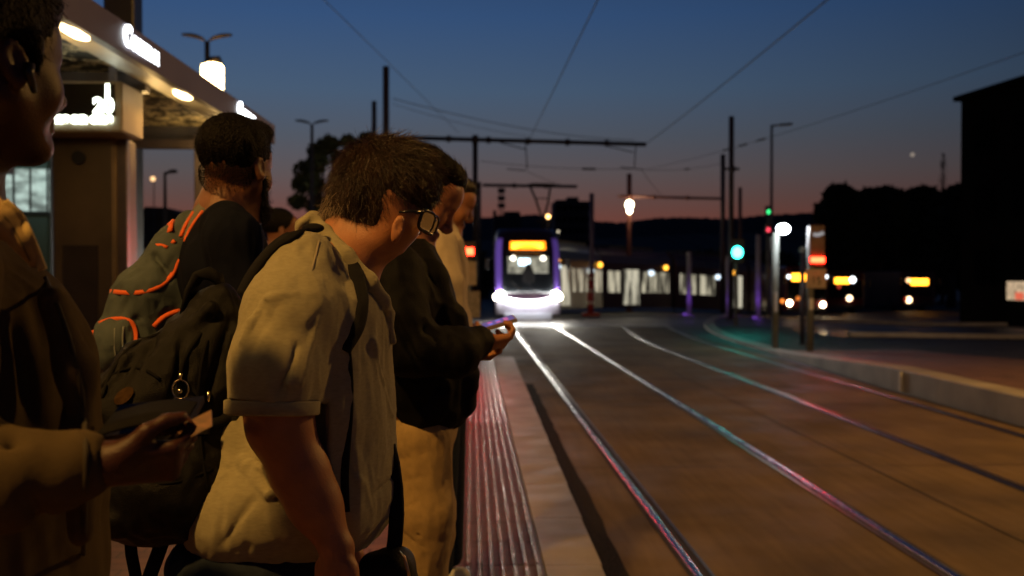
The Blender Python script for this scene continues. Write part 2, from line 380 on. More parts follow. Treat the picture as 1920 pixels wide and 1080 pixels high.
# ------------------------------------------------------------ tram shelter over our platform
FASC = mat("shelter_fascia_paint", (0.13, 0.115, 0.145), 0.45, var=0.12, vscale=2)
SOFF = mat("shelter_soffit_white", (0.62, 0.60, 0.50), 0.45, var=0.08)
WARM = (1.0, 0.47, 0.11)
LAMPG = glow("lit_shelter_lamp", (1.0, 0.66, 0.30), 16)
WHITEG = glow("lit_white_letters", (0.90, 0.95, 1.0), 9)
def cx(y): return -2.08 + 0.02*y                 # canopy edge line
def blotch_mat():  # noise blotches, dark on yellow
    m = bpy.data.materials.new("blotched_ceiling_panel"); m.use_nodes = True; n = m.node_tree.nodes; l = m.node_tree.links; b = n["Principled BSDF"]
    t = n.new("ShaderNodeTexCoord"); mp = n.new("ShaderNodeMapping"); mp.inputs["Scale"].default_value = (6.5, 5.0, 1); l.new(t.outputs["Object"], mp.inputs[0])
    no = n.new("ShaderNodeTexNoise"); no.inputs["Scale"].default_value = 1.6; no.inputs["Detail"].default_value = 3; no.inputs["Distortion"].default_value = 1.2
    l.new(mp.outputs[0], no.inputs["Vector"])
    r = n.new("ShaderNodeValToRGB"); r.color_ramp.elements[0].position = 0.46; r.color_ramp.elements[1].position = 0.54
    r.color_ramp.elements[0].color = (0.03, 0.026, 0.016, 1); r.color_ramp.elements[1].color = (0.75, 0.66, 0.40, 1)
    l.new(no.outputs["Fac"], r.inputs[0]); l.new(r.outputs[0], b.inputs["Base Color"]); b.inputs["Roughness"].default_value = 0.5
    return m
sh = thing("tram_shelter", (-2.6, 4, 0), "long tram stop shelter with grey roof edge, patterned ceiling, lamps and lit white lettering", "shelter")
Y0, Y1, ZB, ZT = -6.0, 9.65, 2.60, 2.80
m = MB(); m.add([(cx(Y0), Y0, ZB), (cx(Y1), Y1, ZB), (cx(Y1), Y1, ZT-0.02), (cx(Y0), Y0, ZT-0.02), (cx(Y0)-0.03, Y0, ZT), (cx(Y1)-0.03, Y1, ZT),
                 (cx(Y0)-0.05, Y0, ZB), (cx(Y1)-0.05, Y1, ZB), (-4.4, Y0, ZT), (-4.4, Y1, ZT), (-4.4, Y0, ZT-0.05), (-4.4, Y1, ZT-0.05), (-4.4, Y1, ZB+0.03), (cx(Y1)-0.05, Y1, ZT-0.05)],
                [(0, 1, 2, 3), (3, 2, 5, 4), (4, 5, 9, 8), (1, 0, 6, 7), (1, 7, 12, 9, 5, 2), (8, 9, 11, 10)])
m.obj("roof", FASC, sh)
m = MB(); m.quad((cx(Y0)-0.052, Y0, ZB+0.004), (cx(Y1)-0.052, Y1-0.02, ZB+0.004), (cx(Y1)-0.30, Y1-0.02, ZB+0.06), (cx(Y0)-0.30, Y0, ZB+0.06))
m.obj("edge_soffit", SOFF, sh)
m = MB(); m.quad((cx(Y0)-0.302, Y0, ZB+0.14), (cx(Y1)-0.302, Y1-0.02, ZB+0.14), (-4.38, Y1-0.02, ZB+0.14), (-4.38, Y0, ZB+0.14)); m.obj("ceiling_panel", blotch_mat(), sh)
m = MB()
for yb in (-5, -2.6, -0.2, 2.2, 4.6, 7.0, 9.5):
    m.box((-4.35, yb-0.05, ZB+0.01), (cx(yb)-0.30, yb+0.05, ZB+0.139))
m.box((-4.4, Y0, 2.3), (-4.34, Y1, ZB+0.14))
m.obj("ceiling_beam", mat("shelter_beam_steel", (0.10, 0.09, 0.08), 0.45, var=0.1), sh)
for yl in (-3.7, -1.9, -0.1, 1.7, 3.5, 5.25, 7.05, 8.85):
    m = MB(); xc = cx(yl)-0.075
    vs = []
    for k in range(20):
        a = 2*math.pi*k/20; u, v = 0.042*math.cos(a), 0.10*math.sin(a) + (0.05 if math.sin(a) > 0 else -0.05)
        vs.append((xc+u, yl+v, ZB+0.018))
    m.prism(vs, (0, 0, -0.025)); q = m.obj("lamp", LAMPG, sh)
    lamp("lamp_light", (xc, yl, ZB-0.03), WARM, 5 if yl < 1 else 12 if yl < 3 else 9, 0.05, sh, 'SPOT', (0, 0, 0), rad(165), 0.5)
    if yl > 4: lamp("ceiling_fill_light", (xc-0.35, yl+0.3, ZB-0.16), (1.0, 0.62, 0.22), 5, 0.08, sh)  # added fill that brightens the ceiling, no fixture of its own
PINK = mat("shelter_post_steel", (0.16, 0.13, 0.125), 0.35, metal=0.4, var=0.1)
for (px_, ya, wd) in ((250, 9.4, 0.075), (236, 7.0, 0.06), (383, 9.4, 0.05), (250, 3.0, 0.06), (250, -2.5, 0.06)):
    x = xat(px_, ya) if ya > 5 else -3.15
    m = MB(); m.box((x-wd, ya-0.04, 0.0), (x+wd, ya+0.04, ZB+0.05), ch=0.008); m.obj("post", PINK, sh)
xa, xb = xat(250, 9.4), xat(383, 9.4)
m = MB(); m.box((xa-1.2, 9.36, 2.52), (xb+0.05, 9.44, 2.60)); m.obj("end_rail", PINK, sh); m = MB(); m.box((xa+0.08, 9.37, 0.10), (xb-0.05, 9.43, 0.16)); m.obj("end_rail", PINK, sh)
GLASSP = mat("shelter_glass", (0.85, 0.88, 0.86), 0.03, trans=1.0)
GLASSP.node_tree.nodes["Principled BSDF"].inputs["IOR"].default_value = 1.02
m = MB(); m.box((xa+0.077, 9.395, 0.17), (xb-0.052, 9.405, 2.515)); m.obj("glass_panel", GLASSP, sh)
m = MB(); m.box((-4.33, 3.06, 0.17), (-4.32, 9.3, 2.28)); m.obj("glass_panel", GLASSP, sh)
# lit lettering standing on the fascia: text plane facing the track (+X)
def fascia_text(s, y, size):
    Mx = Matrix.Translation((cx(y)+0.006, y, ZB+0.055)) @ Matrix.Rotation(rad(90), 4, 'Z') @ Matrix.Rotation(rad(90), 4, 'X')
    return text_mesh("lettering", s, size, WHITEG, Mx, sh, ext=0.006, bold=0.004)
fascia_text("Commons", 5.72, 0.17); fascia_text("Commons", 8.25, 0.17)

# departure board hanging under the canopy
db = thing("departure_board", (-2.65, 6.6, 2.55), "dark departure board with glowing numerals in a pale housing under the shelter roof", "display board")
yb = 6.6; x0, x1 = xat(60, yb), xat(241, yb); zb, zt = zat(252, yb), zat(158, yb)
m = MB(); m.box((x0, yb, zb), (x1, yb+0.42, zt), ch=0.012); m.obj("housing", mat("board_housing", (0.34, 0.31, 0.24), 0.45, var=0.1), db)
m = MB(); m.box((x0+0.03, yb-0.006, zb+0.10), (xat(228, yb), yb+0.01, zt-0.02)); sc_ = m.obj("screen", mat("board_screen", (0.010, 0.009, 0.008), 0.25), db)
DIG = glow("lit_digits", (0.93, 1.0, 0.80), 7)
def board_text(s, px_, py_, size, align='RIGHT'):
    Mx = Matrix.Translation((xat(px_, yb), yb-0.010, zat(py_, yb))) @ Matrix.Rotation(rad(90), 4, 'X')
    return text_mesh("digits", s, size, DIG, Mx, sc_, ext=0.002, align=align, bold=0.006)
board_text("1", 224, 190, 0.125); board_text("20", 226, 216, 0.13); board_text("ons", 145, 236, 0.10); board_text("on", 178, 236, 0.10); board_text("ons", 224, 236, 0.10)
m = MB(); m.box((x0+.1, yb+0.15, zt), (x0+.14, yb+0.19, ZB+0.14)); m.obj("hanger", GREYM, db); m = MB(); m.box((x1-.14, yb+0.15, zt), (x1-.10, yb+0.19, ZB+0.14)); m.obj("hanger", GREYM, db)
# tall brown totem below it
tt = thing("ticket_machine", (-2.6, 6.6, 0), "tall dull brown ticket machine pillar standing under the departure board", "ticket machine")
m = MB(); m.box((xat(112, 6.9), 6.9, 0.0), (xat(226, 6.9), 7.35, zat(254, 6.9)), ch=0.02); m.obj("cabinet", mat("brown_cabinet", (0.12, 0.088, 0.05), 0.42, var=0.3, vscale=2.5), tt)
m = MB(); m.box((xat(132, 6.9), 6.885, 0.9), (xat(196, 6.9), 6.905, 1.55), ch=0.004); m.obj("panel", mat("cabinet_panel", (0.045, 0.034, 0.022), 0.35, var=0.2), tt)
c_ = Vector((xat(163, 6.9), 6.892, zat(300, 6.9))); m = MB(); m.tube([c_, c_+Vector((0, -0.02, 0))], 0.045, 20); m.obj("speaker_hole", BLACKM, tt)
# kiosk with a lit window seen behind the glass
ks = thing("station_kiosk", (-7.4, 13, 0), "teal kiosk with a bright frosted window seen behind the shelter glass", "kiosk")
TEAL = mat("teal_kiosk_cladding", (0.04, 0.085, 0.085), 0.5, var=0.2, vscale=2, emit=None)
m = MB(); yk = 13.0; m.box((xat(-180, yk), yk, 0), (xat(108, yk), yk+3, zat(262, yk)), ch=0.03); m.obj("wall", TEAL, ks)
m = MB(); m.box((xat(20, yk), yk-0.03, zat(398, yk)), (xat(107, yk), yk+0.02, zat(321, yk)))
def winmat(name, col, es, stretch, sc1):
    m = mat(name, (0.05, 0.05, 0.05), 0.3, emit=col, es=es); n = m.node_tree.nodes; l = m.node_tree.links; b = n["Principled BSDF"]
    t = n.new("ShaderNodeTexCoord"); mp = n.new("ShaderNodeMapping"); mp.inputs["Scale"].default_value = stretch; l.new(t.outputs["Object"], mp.inputs[0])
    no = n.new("ShaderNodeTexNoise"); no.inputs["Scale"].default_value = sc1; no.inputs["Detail"].default_value = 4; l.new(mp.outputs[0], no.inputs["Vector"])
    r = n.new("ShaderNodeMapRange"); r.inputs[1].default_value = 0.42 if 'tram' in name else 0.35; r.inputs[2].default_value = 0.56 if 'tram' in name else 0.62; r.inputs[3].default_value = es*(0.06 if 'tram' in name else 0.25); r.inputs[4].default_value = es
    l.new(no.outputs["Fac"], r.inputs[0]); l.new(r.outputs[0], b.inputs["Emission Strength"]); return m
wn = m.obj("window", winmat("lit_frosted_window", (0.62, 0.80, 0.72), 0.75, (1, 1, 2), 5.0), ks)
m = MB()
for px_ in (20, 46, 76, 107): m.box((xat(px_, yk)-0.012, yk-0.05, zat(398, yk)), (xat(px_, yk)+0.012, yk-0.032, zat(321, yk)))
m.box((xat(18, yk), yk-0.06, zat(400, yk)-0.03), (xat(109, yk), yk-0.032, zat(400, yk))); m.obj("frame", BLACKM, wn)
lamp("kiosk_light", (xat(60, yk), yk-0.8, 2.6), (0.6, 0.9, 0.8), 6, 0.15, ks)
# mast behind the shelter
mm = thing("mast", (xat(243, 12.6), 12.6, 0), "thick dark square mast rising behind the shelter roof", "mast")
x = xat(243, 12.6); m = MB(); m.box((x-0.19, 12.45, 0), (x+0.18, 12.8, 9), ch=0.02); m.obj("column", mat("dark_mast_steel", (0.012, 0.01, 0.012), 0.4, var=0.2), mm)
m = MB(); m.box((x-0.3, 12.34, 0), (x+0.3, 12.92, 0.04), ch=0.008); m.obj("base_plate", GREYM, mm)

# ------------------------------------------------------------ lamp posts
LAMP_DARK = mat("lamp_head_grey", (0.05, 0.05, 0.055), 0.4, var=0.1)
def twin_lamp(px_, ybase, Y, span, label, lantern=None):
    x = xat(px_, Y); zt = zat(ybase, Y); g = gz(x, Y) if x > -1 else 0
    t = thing("street_lamp", (x, Y, g), label, "street lamp", "twin-armed street lamps behind the stop")
    m = MB(); m.tube([(x, Y, g), (x, Y, g+1.2), (x, Y, zt)], [0.09, 0.07, 0.05], 12); m.obj("pole", LAMP_DARK, t, True)
    for sgn in (-1, 1):
        m = MB(); n = 7; vs = []
        for i in range(n):
            u = i/(n-1); wdt = 0.11*math.sin(math.pi*(0.12+0.8*u)); xx = x + sgn*(0.04+u*(span/2-0.04)); zz = zt + 0.02 + 0.12*u**0.6
            vs += [(xx, Y-wdt, zz), (xx, Y, zz+0.055*math.sin(math.pi*(0.15+0.75*u))), (xx, Y+wdt, zz), (xx, Y, zz-0.035)]
        m.add(vs, [(4*i+j, 4*i+(j+1) % 4, 4*i+4+(j+1) % 4, 4*i+4+j) for i in range(n-1) for j in range(4)] + [(3, 2, 1, 0), (4*n-4, 4*n-3, 4*n-2, 4*n-1)])
        m.obj("lamp_head", LAMP_DARK, t, True)
    return t, x, zt, Y
t, x, zt, Y = twin_lamp(396, 84, 20, 0.98, "twin-armed street lamp whose lantern glows warm white above the shelter roof")
m = MB(); zl0, zl1 = zat(176, Y), zat(126, Y); m.tube([(x+0.1, Y, zl0), (x+0.1, Y, zl0+0.05), (x+0.1, Y, zl1-0.04), (x+0.1, Y, zl1)], [0.17, 0.21, 0.21, 0.16], 20)
m.obj("lantern", glow("lit_lantern", (1.0, 0.72, 0.30), 30), t, True)
m = MB(); m.tube([(x+0.1, Y, zl1), (x+0.1, Y, zl1+0.03), (x, Y, zl1+0.12)], [0.22, 0.2, 0.04], 20); m.obj("lantern_cap", LAMP_DARK, t, True)
lamp("lantern_light", (x+0.1, Y-0.3, (zl0+zl1)/2), WARM, 60, 0.2, t)
twin_lamp(588, 236, 34, 1.12, "unlit twin-armed street lamp standing beside the leafy tree")
def arm_lamp(px_, py_, Y, label, arm=0.95, sgn=1, tilt=0.08, r=0.055, g=None):
    x = xat(px_, Y); zt = zat(py_, Y); g = gz(x, Y) if g is None else g
    t = thing("lamp_post", (x, Y, g), label, "lamp post")
    m = MB(); m.tube([(x, Y, g), (x, Y, g+1.5), (x, Y, zt)], [0.11, 0.08, r], 12); m.obj("pole", LAMP_DARK, t, True)
    m = MB(); m.tube([(x, Y, zt-0.03), (x+sgn*arm*0.35, Y, zt), (x+sgn*arm*0.4, Y, zt+0.02)], [0.045, 0.04, 0.05], 8); m.obj("bracket", LAMP_DARK, t, True)
    m = MB(); m.box((x+sgn*arm*0.35 if sgn > 0 else x-arm, Y-0.12, zt-0.02), (x+arm if sgn > 0 else x-arm*0.35, Y+0.12, zt+0.08), rot=Matrix.Rotation(-sgn*tilt, 3, 'Y'), ch=0.03); m.obj("lamp_head", LAMP_DARK, t)
def added_lantern_post(x, y, arm, h, energy, label):          # unseen lantern on an arm, added to supply the amber light
    t = thing("street_lamp", (x, y, 0 if x < 0 else otop(y)), label, "street lamp"); z0 = 0 if x < 0 else otop(y)
    m = MB(); m.tube([(x, y, z0), (x, y, 1.5), (x, y, h+0.25)], [0.09, 0.075, 0.055], 12); m.obj("pole", LAMP_DARK, t, True)
    m = MB(); m.tube([(x, y, h+0.22), (x+arm*0.5, y, h+0.42), (x+arm, y, h+0.36)], [0.04, 0.035, 0.03], 8); m.obj("arm", LAMP_DARK, t, True)
    m = MB(); m.tube([(x+arm, y, h-0.22), (x+arm, y, h-0.18), (x+arm, y, h+0.22), (x+arm, y, h+0.26)], [0.16, 0.2, 0.2, 0.15], 20); m.obj("lantern", glow("lit_lantern", (1.0, 0.72, 0.30), 30), t, True)
    m = MB(); m.tube([(x+arm, y, h+0.26), (x+arm, y, h+0.29), (x+arm, y, h+0.40)], [0.21, 0.19, 0.03], 20); m.obj("lantern_cap", LAMP_DARK, t, True)
    lamp("lantern_light", (x+arm, y, h-0.42), AMBER, energy, 0.14, t)
AMBER = (1.0, 0.49, 0.10)
added_lantern_post(-4.8, -0.6, 2.3, 6.0, 980, "unseen amber lantern added to light the waiting people, on an arm over the shelter roof")
added_lantern_post(8.9, 8.6, -0.5, 6.4, 1250, "unseen amber lantern added to light the tracks, on a post of the opposite platform")
arm_lamp(1452, 232, 45, "tall unlit lamp post with its head pointing right, above the red signal")
arm_lamp(318, 326, 30, "small lamp post seen through the end glass of the shelter", arm=0.35, g=-0.3, r=0.04)

# ------------------------------------------------------------ overhead line poles
POLE = mat("dark_pole_steel", (0.035, 0.028, 0.035), 0.42, metal=0.2, var=0.2)
def ole_pole(px_, ptop, Y, wpx, label, mt=POLE, arms=(), base=None, taper=1.0):
    x = xat(px_, Y); zt = zat(ptop, Y); g = gz(x, Y) if base is None else base
    t = thing("line_pole", (x, Y, g), label, "line pole", "steel poles carrying the overhead line")
    r = wpx/2/F*Y
    m = MB(); m.tube([(x, Y, g), (x, Y, zt-0.02), (x, Y, zt)], [r*taper, r, r*0.8], 16); m.obj("pole", mt, t, True)
    m = MB(); m.tube([(x, Y, g), (x, Y, g+0.03)], r*2.1, 16)
    for k in range(4): m.tube([(x+r*1.6*math.cos(k*1.57+.78), Y+r*1.6*math.sin(k*1.57+.78), g+0.03), (x+r*1.6*math.cos(k*1.57+.78), Y+r*1.6*math.sin(k*1.57+.78), g+0.09)], 0.02, 6)
    m.obj("base_plate", mt, t)
    for (pl, pya, pr, pyb, wp) in arms:            # horizontal arm in pixels
        xl, xr = xat(pl, Y), xat(pr, Y); za, zb_ = zat(pya, Y), zat(pyb, Y); ra = wp/2/F*Y
        m = MB(); m.tube([(xl, Y-r-ra, za), (xr, Y-r-ra, zb_)], ra, 8)
        m.tube([(xl, Y-r-ra, za), (xl-(0.12 if xl < x else -0.12), Y-r-ra, za)], ra*0.7, 8)
        n = max(2, int(abs(xr-xl)/1.6))
        m.tube([(x-0.001, Y-r-ra, za+(zb_-za)*(x-xl)/(xr-xl)-ra*2), (x-0.001, Y-r-ra, za+(zb_-za)*(x-xl)/(xr-xl)+ra*2)], r*1.15, 10)
        for k in range(1, n):
            u = k/n; xx = xl+(xr-xl)*u; zz = za+(zb_-za)*u; m.tube([(xx-0.09, Y-r-ra, zz), (xx+0.09, Y-r-ra, zz)], ra*1.6, 8)
        m.obj("cantilever_arm", mt, t, True)
    return t, x, Y, zt
t1 = ole_pole(725, 127, 29, 12, "tallest thick pole, rising straight behind the head with short brown hair")
ole_pole(703, 192, 38, 9, "shorter slim pole just left of the tallest thick pole")
tC, xC, YC, zC = ole_pole(891, 254, 41, 10, "pole beside the tram whose long arm reaches over both tracks", arms=((768, 261, 1211, 271, 8),))
ole_pole(899, 345, 62, 6, "farther pole with a thin arm above the tram pantograph", arms=((905, 348, 1082, 350, 6),))
ole_pole(1110, 362, 46, 9, "plain pole standing in front of the tower block", mt=PURPM)
tD, xD, YD, zD = ole_pole(1181, 325, 52, 9, "reddish pole carrying a bright round lamp, right of the tower block", arms=((1162, 368, 1354, 372, 5),), mt=mat("rust_red_pole", (0.16, 0.05, 0.035), 0.5, var=0.2))
ole_pole(1359, 288, 50, 9, "thin black pole at the end of the low arm, left of a taller one")
ole_pole(1375, 216, 38, 10, "tall slender pole in the middle of the right-hand sky", arms=((1362, 316, 1388, 316, 5),))
ole_pole(1392, 350, 64, 7, "short brownish pole just right of the tall slender one", mt=mat("brown_pole", (0.14, 0.07, 0.05), 0.5, var=0.2))
# registration arms: droppers and short tubes that hold the wires
def small_rig(name, pts, r, label):
    m = MB(); m.tube(pts, r, 6); tag(m.obj(name, POLE), label, "wire bracket")
rg = lambda px_, py_, Y: Vector((xat(px_, Y), Y-0.2, zat(py_, Y)))
def rig(pls, label, r=0.022):
    t = thing("wire_bracket", rg(*pls[0][0], pls[0][2]) if False else Vector((xat(pls[0][0][0][0], 41), 41, zat(pls[0][0][0][1], 41))), label, "wire bracket")
    for pl in pls:
        m = MB(); m.tube([rg(a, b, 40.8) for a, b in pl[0]], r, 6); m.obj("rod", POLE, t, True)
    return t
rig([([(985, 269), (988, 318)],), ([(950, 318), (985, 321)],), ([(937, 269), (985, 281)],)], "thin rods hanging from the middle of the long arm, holding the near wire")
rig([([(1192, 272), (1189, 315)],), ([(1163, 314), (1206, 318)],), ([(1140, 275), (1188, 286)],)], "thin rods hanging from the tip of the long arm, holding the far wire")
# overhead wires: real cables from support to support, sagging
def wire(a, b, sag, label, r=0.011, n=24, knots=()):
    pts = []
    for i in range(n+1):
        u = i/n; p = a.lerp(b, u); p.z -= 4*sag*u*(1-u); pts.append(p)
    m = MB(); m.tube(pts, r, 6)
    for u in knots:
        p = pts[int(u*n)]; q = pts[min(n, int(u*n)+1)]; d_ = (q-p).normalized(); m.tube([p-d_*0.28, p+d_*0.28], r*4.5, 8)
    tag(m.obj("overhead_wire", mat("cable", (0.03, 0.026, 0.026), 0.6)), label, "wire", "overhead wires above the tracks")
def V(px_, py_, Y): return Vector((xat(px_, Y), Y, zat(py_, Y)))
def ext(a, b, k): return b + (b-a)*k
a = V(988, 270, 40.8); b = V(1118, 0, 16); wire(a, ext(a, b, 0.75), 0.05, "wire over the near track, running up the middle of the sky")
a = V(1211, 270, 40.8); b = V(1530, 0, 16); wire(a, ext(a, b, 0.75), 0.15, "wire rising from the tip of the long arm to the top right", r=0.014)
a = V(860, 250, 40.8); b = V(600, 0, 16.5); wire(a, ext(a, b, 0.6), -0.05, "faint wire passing the tallest pole top towards the top left", r=0.008)
a = V(1206, 318, 40.8); b = V(1920, 66, 17); wire(a, ext(a, b, 0.4), 0.35, "long low wire with clamps, crossing the sky above the lamp post", r=0.007, knots=(0.30, 0.34, 0.40))
a = V(738, 187, 29); b = V(1190, 262, 41); wire(a, b, 0.25, "upper of the two span wires from the tallest pole to the long arm", r=0.012)
a = V(738, 197, 29); b = V(988, 256, 41); wire(a, b, 0.1, "lower of the two span wires from the tallest pole", r=0.008)
a = V(899, 302, 41); b = V(1189, 316, 41.2); wire(a, b, 0.12, "level span wire below the long arm", r=0.010, knots=(0.72,))
a = V(1212, 318, 41); b = V(1355, 305, 50); wire(a, b, 0.12, "span wire with a clamp reaching the thin black pole", r=0.009, knots=(0.5,))
a = V(988, 321, 40.8); b = V(1078, 352, 61); wire(a, b, 0.1, "contact wire beyond the long arm, above the tram roof", r=0.012)
a = V(1206, 320, 40.8); b = V(1250, 372, 60); wire(a, b, 0.1, "contact wire of the far track beyond the long arm", r=0.012)
a = V(770, 262, 41); b = V(900, 345, 61); wire(a, b, 0.1, "thin stay wire behind the pole beside the tram", r=0.008)

# ------------------------------------------------------------ signals and small lamps
SIGBLK = mat("signal_housing", (0.02, 0.02, 0.022), 0.5, var=0.2)
SIGPOST = mat("signal_post_grey", (0.13, 0.14, 0.12), 0.5, var=0.25, vscale=5)
CREAM = mat("cream_sign_plate", (0.42, 0.36, 0.27), 0.55, var=0.15)
def post(t, x, Y, g, zt, r=0.06, mt=SIGPOST, name="post"):
    m = MB(); m.tube([(x, Y, g), (x, Y, zt)], r, 14); m.tube([(x, Y, g), (x, Y, g+0.02)], r*1.9, 14); m.obj(name, mt, t, True)
# red signal at the end of our platform
Y = 17.2; x = xat(877, Y); g = slope(Y)
t = thing("tram_signal", (x, Y, g), "red tram signal over pale poster boards at the end of our platform", "signal")
post(t, x, Y+0.12, g, zat(455, Y), 0.05)
m = MB(); m.box((xat(862, Y), Y, zat(486, Y)), (xat(893, Y), Y+0.14, zat(452, Y)), ch=0.015); h = m.obj("signal_head", SIGBLK, t)
m = MB(); m.box((xat(866, Y), Y-0.012, zat(478, Y)), (xat(888, Y), Y-0.002, zat(465, Y)), ch=0.003); m.obj("lens", glow("red_signal_light", (1.0, 0.012, 0.004), 60), h)
lamp("signal_light", (xat(877, Y), Y-0.12, zat(471, Y)), (1, 0.02, 0.02), 120, 0.07, t, 'SPOT', dirquat((-0.02, -1, -0.10)), rad(50), 0.9)
m = MB(); m.box((xat(864, Y), Y+0.02, zat(535, Y)), (xat(893, Y), Y+0.05, zat(490, Y)), ch=0.005); m.obj("poster_board", CREAM, t)
m = MB(); m.box((xat(862, Y), Y+0.02, zat(596, Y)), (xat(900, Y), Y+0.05, zat(546, Y)), ch=0.005); m.obj("poster_board", mat("poster_plate", (0.26, 0.23, 0.20), 0.5, var=0.5, vscale=22), t)
# small white lamp on its pole left of the signal
Y = 44; x = xat(862, Y); t = thing("path_lamp", (x, Y, gz(x, Y)), "small bright white lamp on a slim pole above the red signal left of the tram", "lamp")
post(t, x, Y, gz(x, Y), zat(424, Y), 0.06); m = MB(); m.ball((x, Y-0.05, zat(419, Y)), (0.17, 0.12, 0.11)); m.obj("lamp_head", glow("cold_lamp", (0.95, 0.97, 0.9), 18), t, True)
def lone_light(px_, py_, Y, rpx, col, es, label, cat="lamp", name="distant_lamp", post_=True, mt=LAMP_DARK, rpole=0.04):
    x = xat(px_, Y); g = gz(x, Y); z = zat(py_, Y); r = rpx/F*Y
    t = thing(name, (x, Y, g), label, cat)
    if post_: m = MB(); m.tube([(x, Y+r+0.03, g), (x, Y+r+0.03, z+r)], rpole, 8); m.tube([(x, Y+r+0.03, z+r*0.8), (x, Y, z+r*0.8)], rpole*0.8, 6); m.obj("post", mt, t, True)
    m = MB(); m.ball((x, Y, z), r, 12, 8); m.obj("lamp_head", glow("light_%02x%02x%02x_%d" % (*[int(c*255) for c in col], es*10), col, es), t, True)
    return t
lone_light(1028, 406, 75, 4.2, (1.0, 0.55, 0.18), 6, "small amber street light between the tram roof and the tower block")
lone_light(1047, 434, 50, 2.4, (0.7, 0.6, 0.42), 1.6, "dim small light at the upper right corner of the tram roof")
lone_light(1233, 477, 90, 3.6, (1.0, 0.42, 0.06), 5, "left one of two amber lights over the tram roof")
lone_light(1252, 476, 92, 4.2, (1.0, 0.5, 0.08), 6, "right one of two amber lights over the tram roof")
lone_light(1268, 532, 58, 4.0, (0.02, 0.55, 0.42), 2.2, "small teal signal light just past the tail of the tram", "signal", "small_signal")
lone_light(1175, 470, 80, 3.8, (0.9, 0.5, 0.2), 2.0, "dim amber light beneath the reddish lamp pole")
lone_light(1376, 543, 60, 3.0, (0.9, 0.5, 0.25), 1.4, "faint orange light low between the purple-lit poles")
lone_light(1393, 567, 60, 3.0, (0.8, 0.35, 0.12), 1.2, "faint brownish light close to the road, left of the lamp post")
lone_light(1358, 566, 58, 5.5, (0.75, 0.42, 0.22), 0.9, "broad faint orange glow low between the poles", "lamp", "bollard_lamp", rpole=0.05)
lone_light(1378, 567, 58, 5.5, (0.75, 0.40, 0.2), 0.9, "second broad orange glow low between the poles, right of its twin", "lamp", "bollard_lamp", rpole=0.05)
lone_light(1452, 595, 50, 4.5, (1.0, 0.6, 0.35), 2.4, "small warm bollard light on the pavement edge beneath the bright white lamp", "bollard light", "bollard_lamp", rpole=0.05)
# bright lamp fixed on the reddish pole
m = MB(); m.ball((xD-0.05, YD-0.42, zat(385, YD)), (0.20, 0.2, 0.24)); m.ball((xD-0.05, YD-0.42, zat(396, YD)), (0.13, 0.13, 0.14)); m.obj("lamp_head", glow("bright_warm_lamp", (1.0, 0.86, 0.55), 22), tD, True)
m = MB(); m.tube([(xD, YD, zat(385, YD)+0.2), (xD-0.05, YD-0.4, zat(385, YD)+0.28)], 0.04, 8); m.obj("bracket", POLE, tD)
lamp("lamp_light", (xD, YD-0.8, zat(388, YD)), (1, 0.8, 0.5), 30, 0.2, tD)
# teal signal
def pole_signal(px_, py_, Y, rpx, ry, col, es, label, lit=0, hood=True, hp=14, base_px=None, mt=SIGPOST, pr=0.06, power=0):
    x = xat(px_, Y); g = gz(x, Y) if base_px is None else zat(base_px, Y); s = Y/F; z = zat(py_, Y)
    t = thing("signal_post", (x, Y, g), label, "signal"); post(t, x, Y+0.14, g, z+0.2, pr, mt)
    m = MB(); m.box((x-hp*s, Y, z-hp*1.5*s), (x+hp*s, Y+0.13, z+hp*1.9*s), ch=0.02); h = m.obj("signal_head", SIGBLK, t)
    m = MB(); m.tube([(x, Y-0.02, z), (x, Y-0.005, z)], 1, 18)
    m.v = [((vx-x)*rpx*s+x, vy, (vz-z)*ry*s+z) for vx, vy, vz in m.v]
    m.obj("lens", glow("signal_light_%s" % cat_safe(col), col, es), h)
    if power: lamp("signal_light", (x, Y-0.2, z), col, power, 0.12, t, 'SPOT', dirquat((-0.15, -1, -0.08)), rad(60), 0.9)
    return t
def cat_safe(c): return "_".join(str(int(v*100)) for v in c)
pole_signal(1387, 473, 33, 9.5, 10.5, (0.03, 0.95, 0.70), 26, "bright teal green signal light on a dark pole", power=70)
pole_signal(1447, 396, 55, 3.6, 3.6, (0.05, 0.9, 0.25), 2.4, "tiny green light below the head of the tall lamp post", hp=6, pr=0.05)
pole_signal(1446, 430, 40, 3.6, 4.2, (0.95, 0.06, 0.10), 2.0, "tiny red light left of the bright white lamp", hp=6, pr=0.05)
# white floodlight on a post at the end of the opposite platform
Y = 22; x = xat(1460, Y); g = gz(x, Y)
t = thing("signal_post", (x, Y, g), "post with a dazzling round white lamp at its top, left of the red signal post", "signal")
post(t, x, Y, g, zat(436, Y), 0.075)
m = MB(); m.ball((xat(1471, Y), Y-0.15, zat(429, Y)), (0.145, 0.09, 0.11)); m.obj("lamp_head", glow("dazzling_white_lamp", (0.88, 0.93, 1.0), 45), t, True)
m = MB(); m.box((xat(1453, Y), Y-0.02, zat(470, Y)), (xat(1468, Y), Y+0.12, zat(442, Y)), ch=0.015); m.obj("bracket", SIGBLK, t)
m = MB(); m.tube([(x-0.02, Y-0.09, zat(585, Y)), (x-0.02, Y-0.09, zat(548, Y))], 0.04, 8); m.obj("reflector", mat("pale_reflector", (0.5, 0.5, 0.5), 0.3), t)
lamp("lamp_light", (xat(1471, Y), Y-0.5, zat(429, Y)), (0.85, 0.92, 1.0), 55, 0.15, t)
